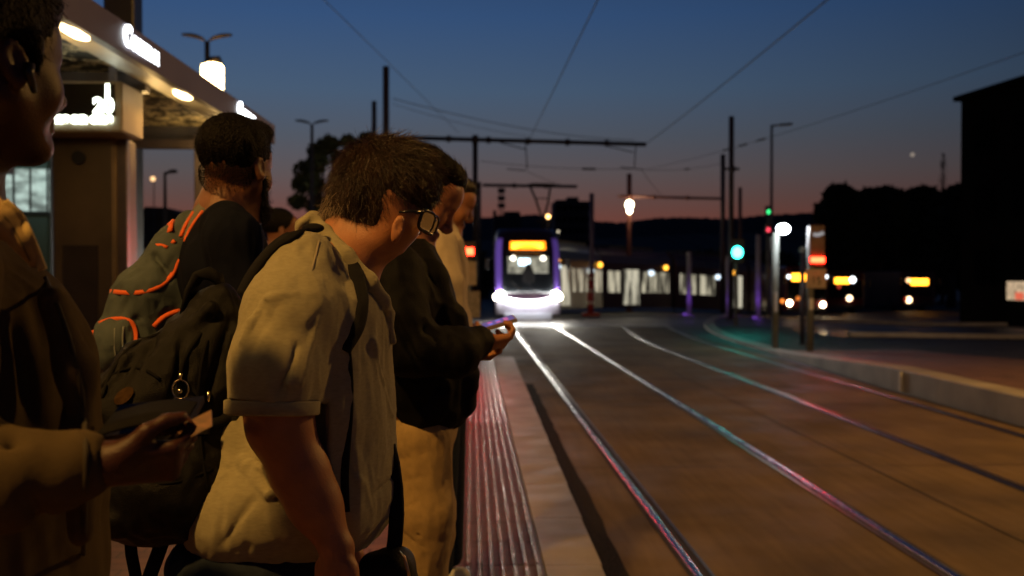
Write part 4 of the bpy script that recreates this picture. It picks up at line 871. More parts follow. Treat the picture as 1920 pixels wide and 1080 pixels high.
for si, (s0, s1) in enumerate(secs):
    W, ln, body = section(s0, s1)
    def pane(l0, l1, z0, z1, nm, mt, side=1):
        m = MB(); o = 1.205*side; a = [W(l0, o, z0), W(l1, o, z0), W(l1, o, z1), W(l0, o, z1)]; off = (W(0, 0.02*side, 0)-W(0, 0, 0))
        m.prism(a, off); return m.obj(nm, mt, body)
    lay = {0: [(0.3, 1.5, 0), (1.65, 2.9, 0), (3.2, 4.5, 1)], 1: [(0.25, 1.35, 1), (1.6, 2.9, 0), (3.1, 4.4, 0), (4.6, 5.5, 0)], 2: [(0.4, 1.3, 0), (1.55, 2.85, 1), (3.1, 4.3, 0), (4.5, 5.4, 0)], 3: [(0.3, 1.5, 0), (1.8, 3.0, 0), (3.9, 5.2, 1)]}[si]
    for l0, l1, dr in lay:
        if dr:
            mid = (l0+l1)/2
            for a, b in ((l0, mid-0.02), (mid+0.02, l1)): pane(a, b, 0.42, 2.25, "door", TDOOR)
        else: pane(l0, l1, 1.05, 2.15, "window", TWIN)
        pane(l0, l1, 1.05, 2.1, "window", TWIN, -1)
    c = W(lay[-1][0]+0.6, 1.25, 2.42); m = MB(); m.ball(c, 0.13 if si else 0.08, 12, 8); m.obj("door_light", glow("amber_door_light", (1.0, 0.42, 0.04), 4), tram, True)
    c = W(lay[-1][0]-0.7, 1.24, 2.1); m = MB(); m.ball(c, (0.2, 0.1, 0.14), 12, 8); m.obj("interior_screen", glow("blue_white_screen", (0.7, 0.85, 1.0), 2.0), tram, True)
    m = MB(); m.prism([W(1, -0.7, 3.31), W(ln-1, -0.7, 3.31), W(ln-1, 0.7, 3.31), W(1, 0.7, 3.31)], (0, 0, 0.18)); m.obj("roof_unit", BLACKM, body)
    if si < 3:
        W2, _, _ = W, 0, 0
        pA, dA = path1(s1); pB, dB = path1(secs[si+1][0]); m = MB()
        for k_, (p_, d_) in enumerate(((pA, dA), (pB, dB))):
            q_ = Vector((d_.y, -d_.x, 0)); g_ = gz(p_.x, p_.y); m.v += [tuple(p_+q_*o+Vector((0.05, 0, g_+z))) for o, z in ((-1.08, 0.3), (-1.08, 2.9), (1.08, 2.9), (1.08, 0.3))]
        m.f += [(i, (i+1) % 4, 4+(i+1) % 4, 4+i) for i in range(4)]; m.n = 8; m.obj("gangway", BLACKM, tram)
# short tail section
W, ln, body = section(64.2, 65.6)
# pantograph
PANT = POLE; pz = zat(349, 44)
def Pp(px_, py_): return Vector((xat(px_, 43.5), 43.5, zat(py_, 43.5)))
pa = bpy.data.objects.new("pantograph", bpy.data.meshes.new("pantograph"))
m = MB()
m.tube([Pp(990, 347), Pp(1000, 345), Pp(1036, 346), Pp(1048, 349)], 0.05, 8); m.tube([Pp(990, 347)+Vector((0, 0.3, 0)), Pp(1000, 345)+Vector((0, 0.3, 0)), Pp(1036, 346)+Vector((0, 0.3, 0)), Pp(1048, 349)+Vector((0, 0.3, 0))], 0.04, 8)
m.obj("pantograph_head", PANT, tram, True)
m = MB(); m.tube([Pp(994, 350), Pp(1004, 372), Pp(1016, 408)], 0.05, 8); m.tube([Pp(1032, 350), Pp(1028, 380), Pp(1020, 408)], 0.05, 8); m.tube([Pp(1004, 372), Pp(1028, 372)], 0.025, 6); m.tube([Pp(1004, 415), Pp(1036, 415)], 0.06, 6); m.tube([Pp(1018, 405), Pp(1018, 430)], 0.08, 8)
m.obj("pantograph_arm", PANT, tram, True)
bpy.data.objects.remove(pa)
# low red-and-white hoardings beside the tram
for px_, Y, h_, lab in ((1108, 41, 1.75, "red and white barrier post right of the tram headlights"),):
    x = xat(px_, Y); g = gz(x, Y); t = thing("crossing_barrier", (x, Y, g), lab, "barrier")
    m = MB(); m.tube([(x, Y, g), (x, Y, g+h_)], 0.13, 12); m.obj("post", mat("red_barrier_paint", (0.35, 0.03, 0.03), 0.4, var=0.1), t, True)
    m = MB()
    for zz_ in (0.5, 1.0, 1.5): m.tube([(x, Y, g+zz_), (x, Y, g+zz_+0.12)], 0.136, 12)
    m.obj("reflective_band", mat("reflective_white", (0.7, 0.6, 0.55), 0.3), t, True)
    m = MB(); m.box((x-0.35, Y-0.35, g), (x+0.35, Y+0.35, g+0.16), ch=0.03); m.obj("base_plate", mat("red_barrier_paint", (0.35, 0.03, 0.03)), t)

# ------------------------------------------------------------ implicit surfaces for bodies, clothes and bags
class SDF:
    def __init__(s, lo, hi, h):
        s.lo = np.array(lo, float); s.h = h; s.n = np.ceil((np.array(hi)-s.lo)/h).astype(int)+1
        s.F = np.ones(s.n, np.float32)
        s.ax = [s.lo[i]+h*np.arange(s.n[i]) for i in range(3)]
    def _sub(s, lo, hi):
        i0 = np.clip(((np.array(lo)-s.lo)/s.h).astype(int), 0, s.n-1); i1 = np.clip(((np.array(hi)-s.lo)/s.h).astype(int)+2, 1, s.n)
        sl = tuple(slice(a, b) for a, b in zip(i0, i1))
        X, Y, Z = np.meshgrid(*[s.ax[k][sl[k]] for k in range(3)], indexing='ij'); return sl, np.stack([X, Y, Z], -1)
    def _mix(s, sl, d, k, op):
        f = s.F[sl]
        if op == 'u': h = np.maximum(k-np.abs(f-d), 0)/k; s.F[sl] = np.minimum(f, d)-h*h*k/4
        else: d = -d; h = np.maximum(k-np.abs(f-d), 0)/k; s.F[sl] = np.maximum(f, d)+h*h*k/4
    def cone(s, a, b, ra, rb, k=0.02, op='u', sy=1.0):     # tapered capsule; sy stretches it in depth (world Y)
        a = np.array(a, float); b = np.array(b, float); r = max(ra, rb)+k+2*s.h; mg = np.array([r, r*max(1, sy), r])
        sl, P = s._sub(np.minimum(a, b)-mg, np.maximum(a, b)+mg)
        if P.size == 0: return s
        sc_ = np.array([1, 1/sy, 1]); P = P*sc_; a = a*sc_; b = b*sc_; ba = b-a; pa = P-a
        t = np.clip((pa@ba)/max(ba@ba, 1e-9), 0, 1); d = np.linalg.norm(pa-t[..., None]*ba, axis=-1)-(ra+(rb-ra)*t)
        s._mix(sl, d.astype(np.float32), k, op); return s
    def ell(s, c, r, R=None, k=0.02, op='u'):
        c = np.array(c, float); r = np.array(r, float); m = max(r)+k+2*s.h
        sl, P = s._sub(c-m, c+m)
        if P.size == 0: return s
        p = P-c
        if R is not None: p = p@np.array(R)
        k0 = np.linalg.norm(p/r, axis=-1); k1 = np.linalg.norm(p/(r*r), axis=-1); d = k0*(k0-1)/np.maximum(k1, 1e-6)
        s._mix(sl, d.astype(np.float32), k, op); return s
    def chain(s, pts, rs, k=0.02, op='u', sy=1.0):
        for i in range(len(pts)-1): s.cone(pts[i], pts[i+1], rs[i], rs[i+1], k, op, sy)
        return s
    def plane(s, p, n, k=0.004):                            # cut away what lies beyond the plane
        p = np.array(p, float); n = np.array(n, float); n /= np.linalg.norm(n)
        sl, P = s._sub(s.lo-1, s.lo+s.n*s.h+1); d = ((P-p)@n).astype(np.float32); s.F = np.maximum(s.F, d) if k <= 0 else s._smax(s.F, d, k); return s
    def _smax(s, a, b, k): h = np.maximum(k-np.abs(a-b), 0)/k; return np.maximum(a, b)+h*h*k/4
    def boxcut(s, c, n, half):                              # cut beyond a plane, but only near c
        c = np.array(c, float); n = np.array(n, float)/np.linalg.norm(n); sl, P = s._sub(c-half, c+half); d = ((P-c)@n).astype(np.float32)
        s.F[sl] = np.maximum(s.F[sl], d); return s
    def mesh(s):
        F_ = s.F; S = F_ < 0; nx, ny, nz = F_.shape
        c = [S[i:nx-1+i, j:ny-1+j, k:nz-1+k] for i in (0, 1) for j in (0, 1) for k in (0, 1)]
        cnt = sum(q.astype(np.int8) for q in c); act = (cnt > 0) & (cnt < 8); I = np.argwhere(act); idx = -np.ones(act.shape, np.int64); idx[act] = np.arange(len(I))
        off = np.array([(i, j, k) for i in (0, 1) for j in (0, 1) for k in (0, 1)]); V = np.stack([F_[tuple((I+o).T)] for o in off], 1)
        acc = np.zeros((len(I), 3)); w_ = np.zeros(len(I))
        for a in range(8):
            for b in range(a+1, 8):
                if np.abs(off[a]-off[b]).sum() != 1: continue
                fa, fb = V[:, a], V[:, b]; cr_ = (fa < 0) != (fb < 0); t = np.where(cr_, fa/np.where(cr_, fa-fb, 1), 0)
                acc += np.where(cr_[:, None], off[a]+t[:, None]*(off[b]-off[a]), 0); w_ += cr_
        P = s.lo+(I+acc/w_[:, None])*s.h; fs = []
        for ax in range(3):
            sl0 = [slice(None)]*3; sl1 = [slice(None)]*3; sl0[ax] = slice(0, -1); sl1[ax] = slice(1, None)
            a, b = S[tuple(sl0)], S[tuple(sl1)]; E = np.argwhere(a != b); u, v = (ax+1) % 3, (ax+2) % 3
            E = E[(E[:, u] > 0) & (E[:, v] > 0) & (E[:, u] < F_.shape[u]-1) & (E[:, v] < F_.shape[v]-1)]
            if not len(E): continue
            flip = a[tuple(E.T)]
            def ID(du, dv): q = E.copy(); q[:, u] += du; q[:, v] += dv; return idx[tuple(q.T)]
            q = np.stack([ID(-1, -1), ID(0, -1), ID(0, 0), ID(-1, 0)], 1); q[~flip] = q[~flip][:, ::-1]; fs.append(q)
        return P, np.concatenate(fs)
    def value(s, p):
        i = np.clip(np.round((np.array(p)-s.lo)/s.h).astype(int), 0, s.n-1); return float(s.F[tuple(i)])
    def hit(s, px_, py_, d0=0.8, d1=6.0, nth=0):            # first point of the surface seen at a pixel
        a = np.array(PT(px_, py_, d0)); b = np.array(PT(px_, py_, d1)); ds = np.arange(0, 1, s.h*0.25/(d1-d0)); P = a+(b-a)*ds[:, None]
        I = np.round((P-s.lo)/s.h).astype(int); ok = ((I >= 0) & (I < s.n)).all(1); v = np.ones(len(P)); v[ok] = s.F[tuple(I[ok].T)]
        j = np.argmax(v < 0)
        if v[j] >= 0: return None
        return Vector(P[j])
def hnoise(P, seed=0):              # smooth value noise
    P = np.asarray(P); I = np.floor(P).astype(np.int64); f = P-I; f = f*f*(3-2*f)
    def H(a): n = (a[:, 0]*73856093) ^ (a[:, 1]*19349663) ^ (a[:, 2]*83492791) ^ (seed*2654435); n = (n ^ (n >> 13))*1274126177 & 0x7fffffff; return (n % 65536)/65536.0
    r = 0
    for i in (0, 1):
        for j in (0, 1):
            for k in (0, 1): r = r+H(I+np.array([i, j, k]))*(f[:, 0] if i else 1-f[:, 0])*(f[:, 1] if j else 1-f[:, 1])*(f[:, 2] if k else 1-f[:, 2])
    return r*2-1
def vnormals(P, Fc):
    a, b, c, d = (P[Fc[:, i]] for i in range(4)); n = np.cross(c-a, d-b); N_ = np.zeros_like(P)
    for i in range(4): np.add.at(N_, Fc[:, i], n)
    return N_/np.maximum(np.linalg.norm(N_, axis=1), 1e-9)[:, None]
def folds(P, Fc, specs):            # specs: (amplitude m, (scale across x,y,z), seed, ridged)
    N_ = vnormals(P, Fc); d = np.zeros(len(P))
    for amp, scl, seed, ridged in specs:
        Q = P*np.array(scl); Q = Q+0.35*np.stack([hnoise(Q*0.7, seed+9), hnoise(Q*0.7, seed+10), hnoise(Q*.7, seed+11)], 1)
        v = hnoise(Q, seed)+0.4*hnoise(Q*2.1, seed+1); d += amp*((1-2*np.abs(v)) if ridged else v)
    return P+N_*d[:, None]
def np_mesh(name, P, Fc, m, parent=None, smooth=True):
    me = bpy.data.meshes.new(name); me.vertices.add(len(P)); me.vertices.foreach_set("co", np.asarray(P, np.float32).ravel())
    me.loops.add(Fc.size); me.loops.foreach_set("vertex_index", Fc.ravel().astype(np.int32)); me.polygons.add(len(Fc))
    me.polygons.foreach_set("loop_start", np.arange(0, Fc.size, Fc.shape[1], dtype=np.int32)); me.polygons.foreach_set("loop_total", np.full(len(Fc), Fc.shape[1], np.int32))
    me.polygons.foreach_set("use_smooth", [smooth]*len(Fc)); me.update(calc_edges=True); return link(name, me, m, parent)
def sdf_obj(f, name, m, parent=None, fold=None):
    P, Fc = f.mesh()
    if fold: P = folds(P, Fc, fold)
    return np_mesh(name, P, Fc, m, parent)
def hair_strands(name, P, Nn, n, length, flow, m, parent, rad_=0.0007, jit=0.5, seg=4, rng=RNG, weight=None, lift=0.35, lenf=None):
    p_ = None if weight is None else weight/weight.sum(); i = rng.choice(len(P), n, p=p_); p = P[i]; nn = Nn[i]
    fl = flow(p) if callable(flow) else np.tile(np.array(flow, float), (n, 1)); fl = fl-nn*np.sum(fl*nn, 1)[:, None]; fl /= np.maximum(np.linalg.norm(fl, axis=1), 1e-6)[:, None]
    fl += rng.normal(size=(n, 3))*jit*0.5; L_ = length*(0.55+0.75*rng.random((n, 1)))*(1 if lenf is None else lenf(p)[:, None]); pts = []
    for k in range(seg+1):
        t = k/seg; pts.append(p+nn*(L_*lift*(t-0.35*t*t)-0.001)+fl*L_*t*0.9+rng.normal(size=(n, 3))*0.0012*t)
    V_ = []; a = np.cross(nn, fl); a /= np.maximum(np.linalg.norm(a, axis=1), 1e-6)[:, None]
    for k in range(seg+1):
        r = rad_*(1-0.8*k/seg); b = nn
        for j in range(3): an = 2.094*j; V_.append(pts[k]+(a*math.cos(an)+b*math.sin(an))*r)
    V_ = np.stack(V_, 1); base = (np.arange(n)*V_.shape[1])[:, None, None]; q = []
    for k in range(seg):
        for j in range(3): q.append([k*3+j, k*3+(j+1) % 3, (k+1)*3+(j+1) % 3, (k+1)*3+j])
    Fc = (base+np.array(q)[None]).reshape(-1, 4); return np_mesh(name, V_.reshape(-1, 3), Fc, m, parent)
def ribbon(name, pts, width, thick, m, parent=None, side=None, nrm=None):
    """flat strap through world points; side = direction of its width at each point"""
    mb = MB(); pts = [Vector(p) for p in pts]; n = len(pts); vs = []
    for i, p in enumerate(pts):
        t = (pts[min(i+1, n-1)]-pts[max(i-1, 0)]).normalized(); nr = Vector(nrm[i] if nrm and len(nrm) == n else (nrm[0] if nrm else (0, -1, 0)))
        s_ = t.cross(nr); s_ = s_.normalized() if s_.length > 1e-6 else Vector((1, 0, 0)); nr = s_.cross(t).normalized()
        wd = width[i] if isinstance(width, (list, tuple)) else width
        vs += [p-s_*wd/2-nr*thick/2, p-s_*wd*0.42+nr*thick/2, p+s_*wd*0.42+nr*thick/2, p+s_*wd/2-nr*thick/2]
    mb.add(vs, [(4*i+j, 4*i+(j+1) % 4, 4*i+4+(j+1) % 4, 4*i+4+j) for i in range(n-1) for j in range(4)] + [(3, 2, 1, 0), (4*n-4, 4*n-3, 4*n-2, 4*n-1)])
    return mb.obj(name, m, parent, True)
def dense(pl, step=8):              # smooth pixel polyline (Catmull-Rom)
    out = []; P_ = [np.array(p, float) for p in pl]; P_ = [2*P_[0]-P_[1]]+P_+[2*P_[-1]-P_[-2]]
    for i in range(1, len(P_)-2):
        n = max(2, int(np.linalg.norm(P_[i+1][:2]-P_[i][:2])/step))
        for k in range(n):
            t = k/n; a, b, c, d = P_[i-1:i+3]; out.append(0.5*((2*b)+(-a+c)*t+(2*a-5*b+4*c-d)*t*t+(-a+3*b-3*c+d)*t**3))
    out.append(P_[-2]); return out
def draped(fs, pl, lift=0.004, step=8, fallback=None, smooth=2):
    """pixel polyline laid on the first surface of the given fields"""
    out = []
    for p in dense(pl, step):
        hs = [h for h in (f.hit(p[0], p[1]) for f in fs) if h is not None]; eye = Vector((0, 0, CAMZ))
        if hs: h = min(hs, key=lambda q: (q-eye).length); h = h+(eye-h).normalized()*lift
        elif fallback: h = PT(p[0], p[1], fallback)
        elif out: h = PT(p[0], p[1], (RC.transposed() @ (out[-1]-eye)).z*-1)
        else: continue
        out.append(h)
    for _ in range(smooth):
        if len(out) > 2: out = [out[0]]+[(out[i-1]+out[i]*2+out[i+1])/4 for i in range(1, len(out)-1)]+[out[-1]]
    return out

# pixel-sized primitives: positions in photo pixels at a depth d, radii in pixels at that depth
def pr(r, d): return r/F*d
class Body(SDF):
    def c(s, a, b, ra, rb, k=0.02, op='u', sy=1.0): return s.cone(PT(*a), PT(*b), pr(ra, a[2]), pr(rb, b[2]), k, op, sy)
    def e(s, a, rx, ry, rz, k=0.02, op='u', R=None): return s.ell(PT(*a), (pr(rx, a[2]), ry, pr(rz, a[2])), R, k, op)
    def ch(s, pts, rs, k=0.02, op='u', sy=1.0):
        for i in range(len(pts)-1): s.c(pts[i], pts[i+1], rs[i], rs[i+1], k, op, sy)
        return s
def box_px(x0, y0, x1, y1, d0, d1, h):
    cs = [PT(x, y, d) for x in (x0, x1) for y in (y0, y1) for d in (d0, d1)]
    return Body([min(c[i] for c in cs) for i in range(3)], [max(c[i] for c in cs) for i in range(3)], h)

def headR(yaw, pitch=0, roll=0):    # yaw: 0 looks away from the camera, 90 looks to the right; pitch > 0 looks down
    return Matrix.Rotation(rad(-yaw), 3, 'Z') @ Matrix.Rotation(rad(-pitch), 3, 'X') @ Matrix.Rotation(rad(roll), 3, 'Y')
def head(f, c, R, s=1.0, ears=True, jaw=1.0, earz=0.0):
    Rn = np.array(R); c = np.array(c)
    T = lambda *p: c+Rn@(np.array(p)*s)
    E = lambda p, r, k=0.02, op='u', RR=None: f.ell(T(*p), np.array(r)*s, Rn if RR is None else Rn@np.array(RR), k*s, op)
    K = lambda a, b, ra, rb, k=0.02, op='u': f.cone(T(*a), T(*b), ra*s, rb*s, k*s, op)
    E((0, -.015, .035), (.076, .098, .088)); E((0, .035, -.005), (.064, .060, .085), .03)
    E((0, .05, .045), (.058, .05, .045), .03)
    K((0, .015, -.055), (0, .070, -.100), .050*jaw, .019, .03); 
    for q in (-1, 1):
        K((q*.054, 0, -.045), (q*.012, .068, -.102), .020*jaw, .014, .03); E((q*.040, .058, -.032), (.026, .026, .03), .025)
        K((q*.012, .088, .020), (q*.042, .076, .018), .010, .009, .012)
        E((q*.031, .094, .002), (.016, .012, .010), .012, 's'); E((q*.031, .076, .001), (.0125, .0125, .0125), .003)
        K((q*.019, .0865, -.001+.004), (q*.043, .080, .003), .0035, .0035, .004)
        K((q*.013, .098, -.040), (q*.010, .104, -.043), .008, .007, .008)
    K((0, .088, .012), (0, .113, -.032), .0085, .0105, .012); K((0, .113, -.032), (0, .109, -.040), .0105, .009, .006)
    K((-.018, .088, -.064), (.018, .088, -.064), .006, .006, .008); K((0, .093, -.063), (0, .093, -.064), .008, .008, .008)
    K((-.015, .087, -.076), (.015, .087, -.076), .0065, .0065, .008); K((-.024, .094, -.070), (.024, .094, -.070), .0022, .0022, .003, 's')
    if ears:
        for q in (-1, 1):
            RR = Matrix.Rotation(rad(q*-22), 3, 'Z') @ Matrix.Rotation(rad(12), 3, 'X')
            E((q*.083, -.012, -.004+earz), (.0085, .019, .032), .008, 'u', RR); E((q*.090, -.009, .000+earz), (.005, .011, .020), .005, 's', RR)
            K((q*.083, -.008, -.030+earz), (q*.082, -.008, -.033+earz), .008, .007, .006)
    return T
def hand(f, wrist, d_, palm_n, curl=0.5, s=1.0, thumb_side=1, spread=0.10, fingers=(1, 1, 1, 1), hold=None):
    """palm from the wrist along d_, palm facing palm_n; four unequal bent fingers and a thumb leaving the side of the palm"""
    W_ = Vector(wrist); D = Vector(d_).normalized(); Nn = Vector(palm_n); Nn = (Nn-D*Nn.dot(D)).normalized(); S_ = D.cross(Nn)*thumb_side
    f.cone(W_, W_+D*.03*s, .025*s, .027*s, .012)
    for o in (-.028, -.010, .010, .028): f.cone(W_+D*.03*s+S_*o*.8*s, W_+D*.088*s+S_*o*s, .015*s, .0125*s, .012)
    for i, (o, ln, r) in enumerate(((.030, .92, .0088), (.010, 1.0, .0090), (-.011, .95, .0086), (-.030, .76, .0078))):
        p = W_+D*.090*s+S_*o*s; a = 0; cu = curl*fingers[i]*(1+0.12*i)
        dr = (D+S_*(o*spread*14)).normalized(); rr = r*s
        for seg, an in ((.044, .35), (.027, .55), (.021, .45)):
            a += cu*an*2.2; q = p+(dr*math.cos(a)+Nn*math.sin(a))*seg*ln*s; f.cone(p, q, rr, rr*.93, .0035); p = q; rr *= .93
    p = W_+D*.025*s+S_*.026*s; q = p+(D*.72+S_*.62+Nn*.35).normalized()*.040*s; r_ = q+(D*.90+S_*.12+Nn*.50).normalized()*.032*s; t_ = r_+(D*.92-S_*.12+Nn*.32).normalized()*.024*s
    f.cone(p, q, .016*s, .0120*s, .01); f.cone(q, r_, .0118*s, .0102*s, .004); f.cone(r_, t_, .0102*s, .0088*s, .004)
def skin_mat(name, col, rough=0.45):
    m = mat(name, col, rough, var=0.12, vscale=25, bump=0.18, bscale=420, spec=0.4); b = m.node_tree.nodes["Principled BSDF"]
    b.inputs["Subsurface Weight"].default_value = 0.12; b.inputs["Subsurface Radius"].default_value = (0.012, 0.005, 0.003); b.inputs["Subsurface Scale"].default_value = 0.5
    return m
def cloth(name, col, rough=0.85, var=0.08, bump=0.25, bscale=900, sheen=0.25, vscale=30, stretch=(1, 1, 1)):
    if max(col) < 0.1: sheen = 0
    return mat(name, col, rough, var=var, vscale=vscale, bump=bump, bscale=bscale, sheen=sheen*0.5, spec=0.2 if max(col) >= 0.1 else 0.12, stretch=stretch)

# ------------------------------------------------------------ person in the beige polo shirt (in focus)
SKIN = skin_mat("fair_skin", (0.39, 0.17, 0.08)); SKIN2 = skin_mat("tan_skin", (0.20, 0.085, 0.045)); SKIND = skin_mat("olive_skin", (0.30, 0.14, 0.08))
POLO = cloth("beige_pique_cotton", (0.335, 0.305, 0.195), 0.9, var=0.10, bump=0.35, bscale=1100, vscale=90, sheen=0.3, stretch=(1, 1, 3))
JEAN = cloth("dark_blue_denim", (0.02, 0.028, 0.045), 0.85, var=0.2, vscale=60)
BLACKC = cloth("black_webbing", (0.010, 0.010, 0.012), 0.7, bump=0.4, bscale=700, sheen=0.1)
SHOEB = mat("dark_shoe_leather", (0.02, 0.018, 0.016), 0.4, var=0.1)
def footpoint(px_, d): p = PT(px_, 540, d); p.z = 0; return p
def legs_and_shoes(person, hipL, hipR, d_l, d_r, xl, xr, topy, m_tr, m_sh, r0=78, r1=44, fold=None, sy=1.0, h=0.008, toe=(1, 0.25), waist=None, name="trousers", shoe_r=1.0):
    pass
def P3():
    t = thing("person", tuple(footpoint(500, 1.87)), "heavy-set person in beige polo shirt and glasses leaning forward with a black backpack", "person")
    # body: one continuous skin surface (head, neck, torso under the shirt, arms, hands)
    f = box_px(400, 225, 880, 1240, 1.42, 2.28, 0.0042)
    dh = 1.90
    # head: heavy oval tilted forward
    f.e((712, 362, dh), 80, .082, 84, R=np.array(Matrix.Rotation(rad(-12), 3, 'Y')))
    f.c((735, 375, dh-.02), (742, 420, dh-.02), 52, 42, .03, sy=1.35)
    f.c((742, 415, dh-.015), (712, 452, dh-.02), 38, 34, .03, sy=1.4); f.c((712, 452, dh-.02), (690, 468, dh-.02), 34, 30, .03, sy=1.3)
    f.c((764, 395, dh+.02), (756, 436, dh+.03), 22, 18, .03); f.c((775, 405, dh+.085), (786, 432, dh+.10), 8, 9, .012)     # cheek and (hidden) nose
    f.c((742, 462, dh+.05), (722, 472, dh+.05), 16, 14, .03); f.e((755, 452, dh+.085), 9, .02, 5, .012)                       # chin, lips
    f.c((772, 392, dh-.045), (790, 390, dh-.02), 9, 9, .02)
    f.e((746, 428, dh-.098), 12, .010, 26, .010, R=np.array(Matrix.Rotation(rad(14), 3, 'Y')))
    f.e((748, 424, dh-.108), 7, .006, 15, .005, 's', R=np.array(Matrix.Rotation(rad(14), 3, 'Y'))); f.c((741, 448, dh-.094), (740, 451, dh-.092), 6, 6, .008)
    f.c((672, 425, dh+.0), (630, 500, dh-.02), 52, 62, .04, sy=1.05); f.c((630, 500, dh-.02), (600, 560, 1.88), 62, 92, .05, sy=1.2)
    f.c((600, 580, 1.87), (590, 860, 1.87), 96, 100, .06, sy=1.3)
    f.c((560, 500, 1.78), (548, 560, 1.70), 50, 52, .04)
    f.ch([(548, 560, 1.70), (520, 740, 1.665), (525, 800, 1.66), (562, 885, 1.665), (590, 945, 1.67), (630, 1025, 1.66)], [56, 58, 56, 50, 45, 31], .03)
    f.ch([(600, 520, 2.02), (620, 760, 2.12), (635, 900, 2.12), (650, 1010, 2.10)], [48, 44, 34, 25], .03)
    W_ = PT(632, 1030, 1.66); hand(f, W_, PT(640, 1180, 1.64)-W_, Vector((0.55, 0.8, 0)), curl=0.42, s=1.08, thumb_side=-1)
    W2 = PT(650, 1015, 2.10); hand(f, W2, PT(655, 1110, 2.08)-W2, Vector((-0.3, -0.9, 0)), curl=0.8, s=1.0, thumb_side=1)
    sdf_obj(f, "body", SKIN, t)
    # hair: a shell plus strands
    g = box_px(570, 215, 860, 530, 1.70, 2.10, 0.0042)
    g.e((716, 354, dh), 88, .094, 97, R=np.array(Matrix.Rotation(rad(-10), 3, 'Y'))); g.e((762, 338, dh+.01), 58, .080, 62, .04)
    g.ch([(676, 370, dh), (648, 388, dh), (624, 403, dh)], [52, 30, 12], .03, sy=1.4); g.c((690, 400, dh-.02), (708, 418, dh-.045), 36, 20, .03, sy=1.3)
    g.c((790, 345, dh), (798, 368, dh), 26, 10, .02, sy=2.0)
    g.c((742, 452, dh-.10), (748, 420, dh-.11), 15, 22, .01, 's'); g.c((775, 415, dh-.09), (800, 440, dh-.06), 24, 30, .01, 's'); g.c((765, 465, dh-.06), (735, 500, dh-.06), 30, 30, .01, 's')
    g.c((640, 500, dh), (600, 520, dh), 42, 60, .01, 's', 2.0); g.c((830, 400, dh), (830, 460, dh), 30, 50, .01, 's', 3)
    P, Fc = g.mesh(); P = folds(P, Fc, [(.0035, (30, 30, 14), 3, True), (.0015, (90, 90, 40), 5, False)])
    HAIR = mat("brown_hair", (0.022, 0.010, 0.005), 0.42, var=0.5, vscale=35, bump=0.9, bscale=160, stretch=(3, 3, 0.7), spec=0.5)
    HAIRS = mat("brown_hair_strand", (0.030, 0.012, 0.005), 0.36, var=0.5, vscale=20, spec=0.6)
    ho = np_mesh("hair", P, Fc, HAIR, t); Nn = vnormals(P, Fc)
    crown = np.array(PT(690, 275, dh))
    def flow(p): d = p-crown; d[:, 2] -= 0.05; d[:, 0] += 0.015; return d
    hair_strands("hair_strand", P, Nn, 17000, 0.016, flow, HAIRS, ho, rad_=0.0006, jit=0.9, lift=0.30, lenf=lambda p: 0.3+1.0*np.clip((p[:, 2]-PT(690, 440, dh).z)/0.10, 0, 1))
    # pale tips at the nape, standing in for the rim light
    wgt = np.exp(-((P-np.array(PT(628, 415, dh-.03)))**2).sum(1)/0.0012); hair_strands("hair_strand", P, Nn, 900, 0.022, flow, mat("rim_lit_hair", (0.35, 0.27, 0.19), 0.4), ho, rad_=0.0005, weight=wgt+1e-6, jit=0.8, lift=0.5)
    # polo shirt
    s = box_px(290, 370, 790, 1130, 1.45, 2.32, 0.0045)
    s.e((600, 610, 1.88), 128, .205, 135, .05); s.c((628, 500, 1.90), (600, 560, 1.88), 66, 108, .05, sy=1.35)
    s.e((622, 770, 1.88), 118, .205, 200, .05); s.e((600, 900, 1.88), 132, .205, 130, .06); s.e((476, 950, 1.88), 128, .185, 122, .06); s.e((655, 930, 1.88), 74, .17, 85, .05)
    s.ch([(500, 640, 1.90), (470, 800, 1.90), (440, 920, 1.90)], [60, 70, 80], .05, sy=1.5)
    s.ch([(572, 505, 1.76), (545, 580, 1.70), (514, 690, 1.665), (508, 770, 1.66)], [72, 82, 86, 84], .022)

    # sleeve end: clean cut across the arm only
    cpt = np.array(PT(512, 752, 1.66)); up = np.array(PT(516, 640, 1.668))-cpt; up /= np.linalg.norm(up)
    sl, Pq = s._sub(cpt-0.115, cpt+np.array([0.085, 0.085, 0.115])); d = (-(Pq-cpt)@up); rdist = np.linalg.norm((Pq-cpt)-((Pq-cpt)@up)[..., None]*up, axis=-1)
    yl = Pq[..., 1] < cpt[1]+0.075
    s.F[sl] = np.where((rdist < 0.094) & yl, np.maximum(s.F[sl], d.astype(np.float32)), s.F[sl])
    s.ch([(600, 510, 2.02), (640, 650, 2.10), (655, 740, 2.13)], [62, 72, 70], .03)
    # hem
    hemp = np.array(PT(480, 1062, 1.88)); hv = np.array(PT(700, 1012, 1.88)-PT(330, 1052, 1.88)); hn = np.cross(hv, (0, 1, 0)); hn = hn if hn[2] < 0 else -hn
    s.plane(hemp, hn, 0.004)
    # deliberate folds
    for a, b, r in (((452, 640), (500, 560), 6), ((500, 560), (556, 548), 4), ((540, 720), (585, 640), 7), ((452, 700), (470, 600), 6), ((595, 600), (560, 720), 5), ((700, 640), (735, 780), 6), ((560, 905), (470, 870), 9), ((455, 865), (500, 930), 10), ((500, 930), (560, 900), 9), ((670, 900), (725, 965), 9), ((690, 990), (730, 930), 8)):
        pa, pb = s.hit(*a), s.hit(*b)
        if pa and pb: s.cone(pa, pb, r*.0006, r*.0003, .009)
    for a, b in (((470, 660), (520, 575)), ((520, 745), (555, 650)), ((485, 885), (535, 955)), ((700, 930), (735, 890)), ((470, 940), (420, 1020))):
        pa, pb = s.hit(*a), s.hit(*b)
        if pa and pb: s.cone(pa, pb, .002, .001, .012, "s")
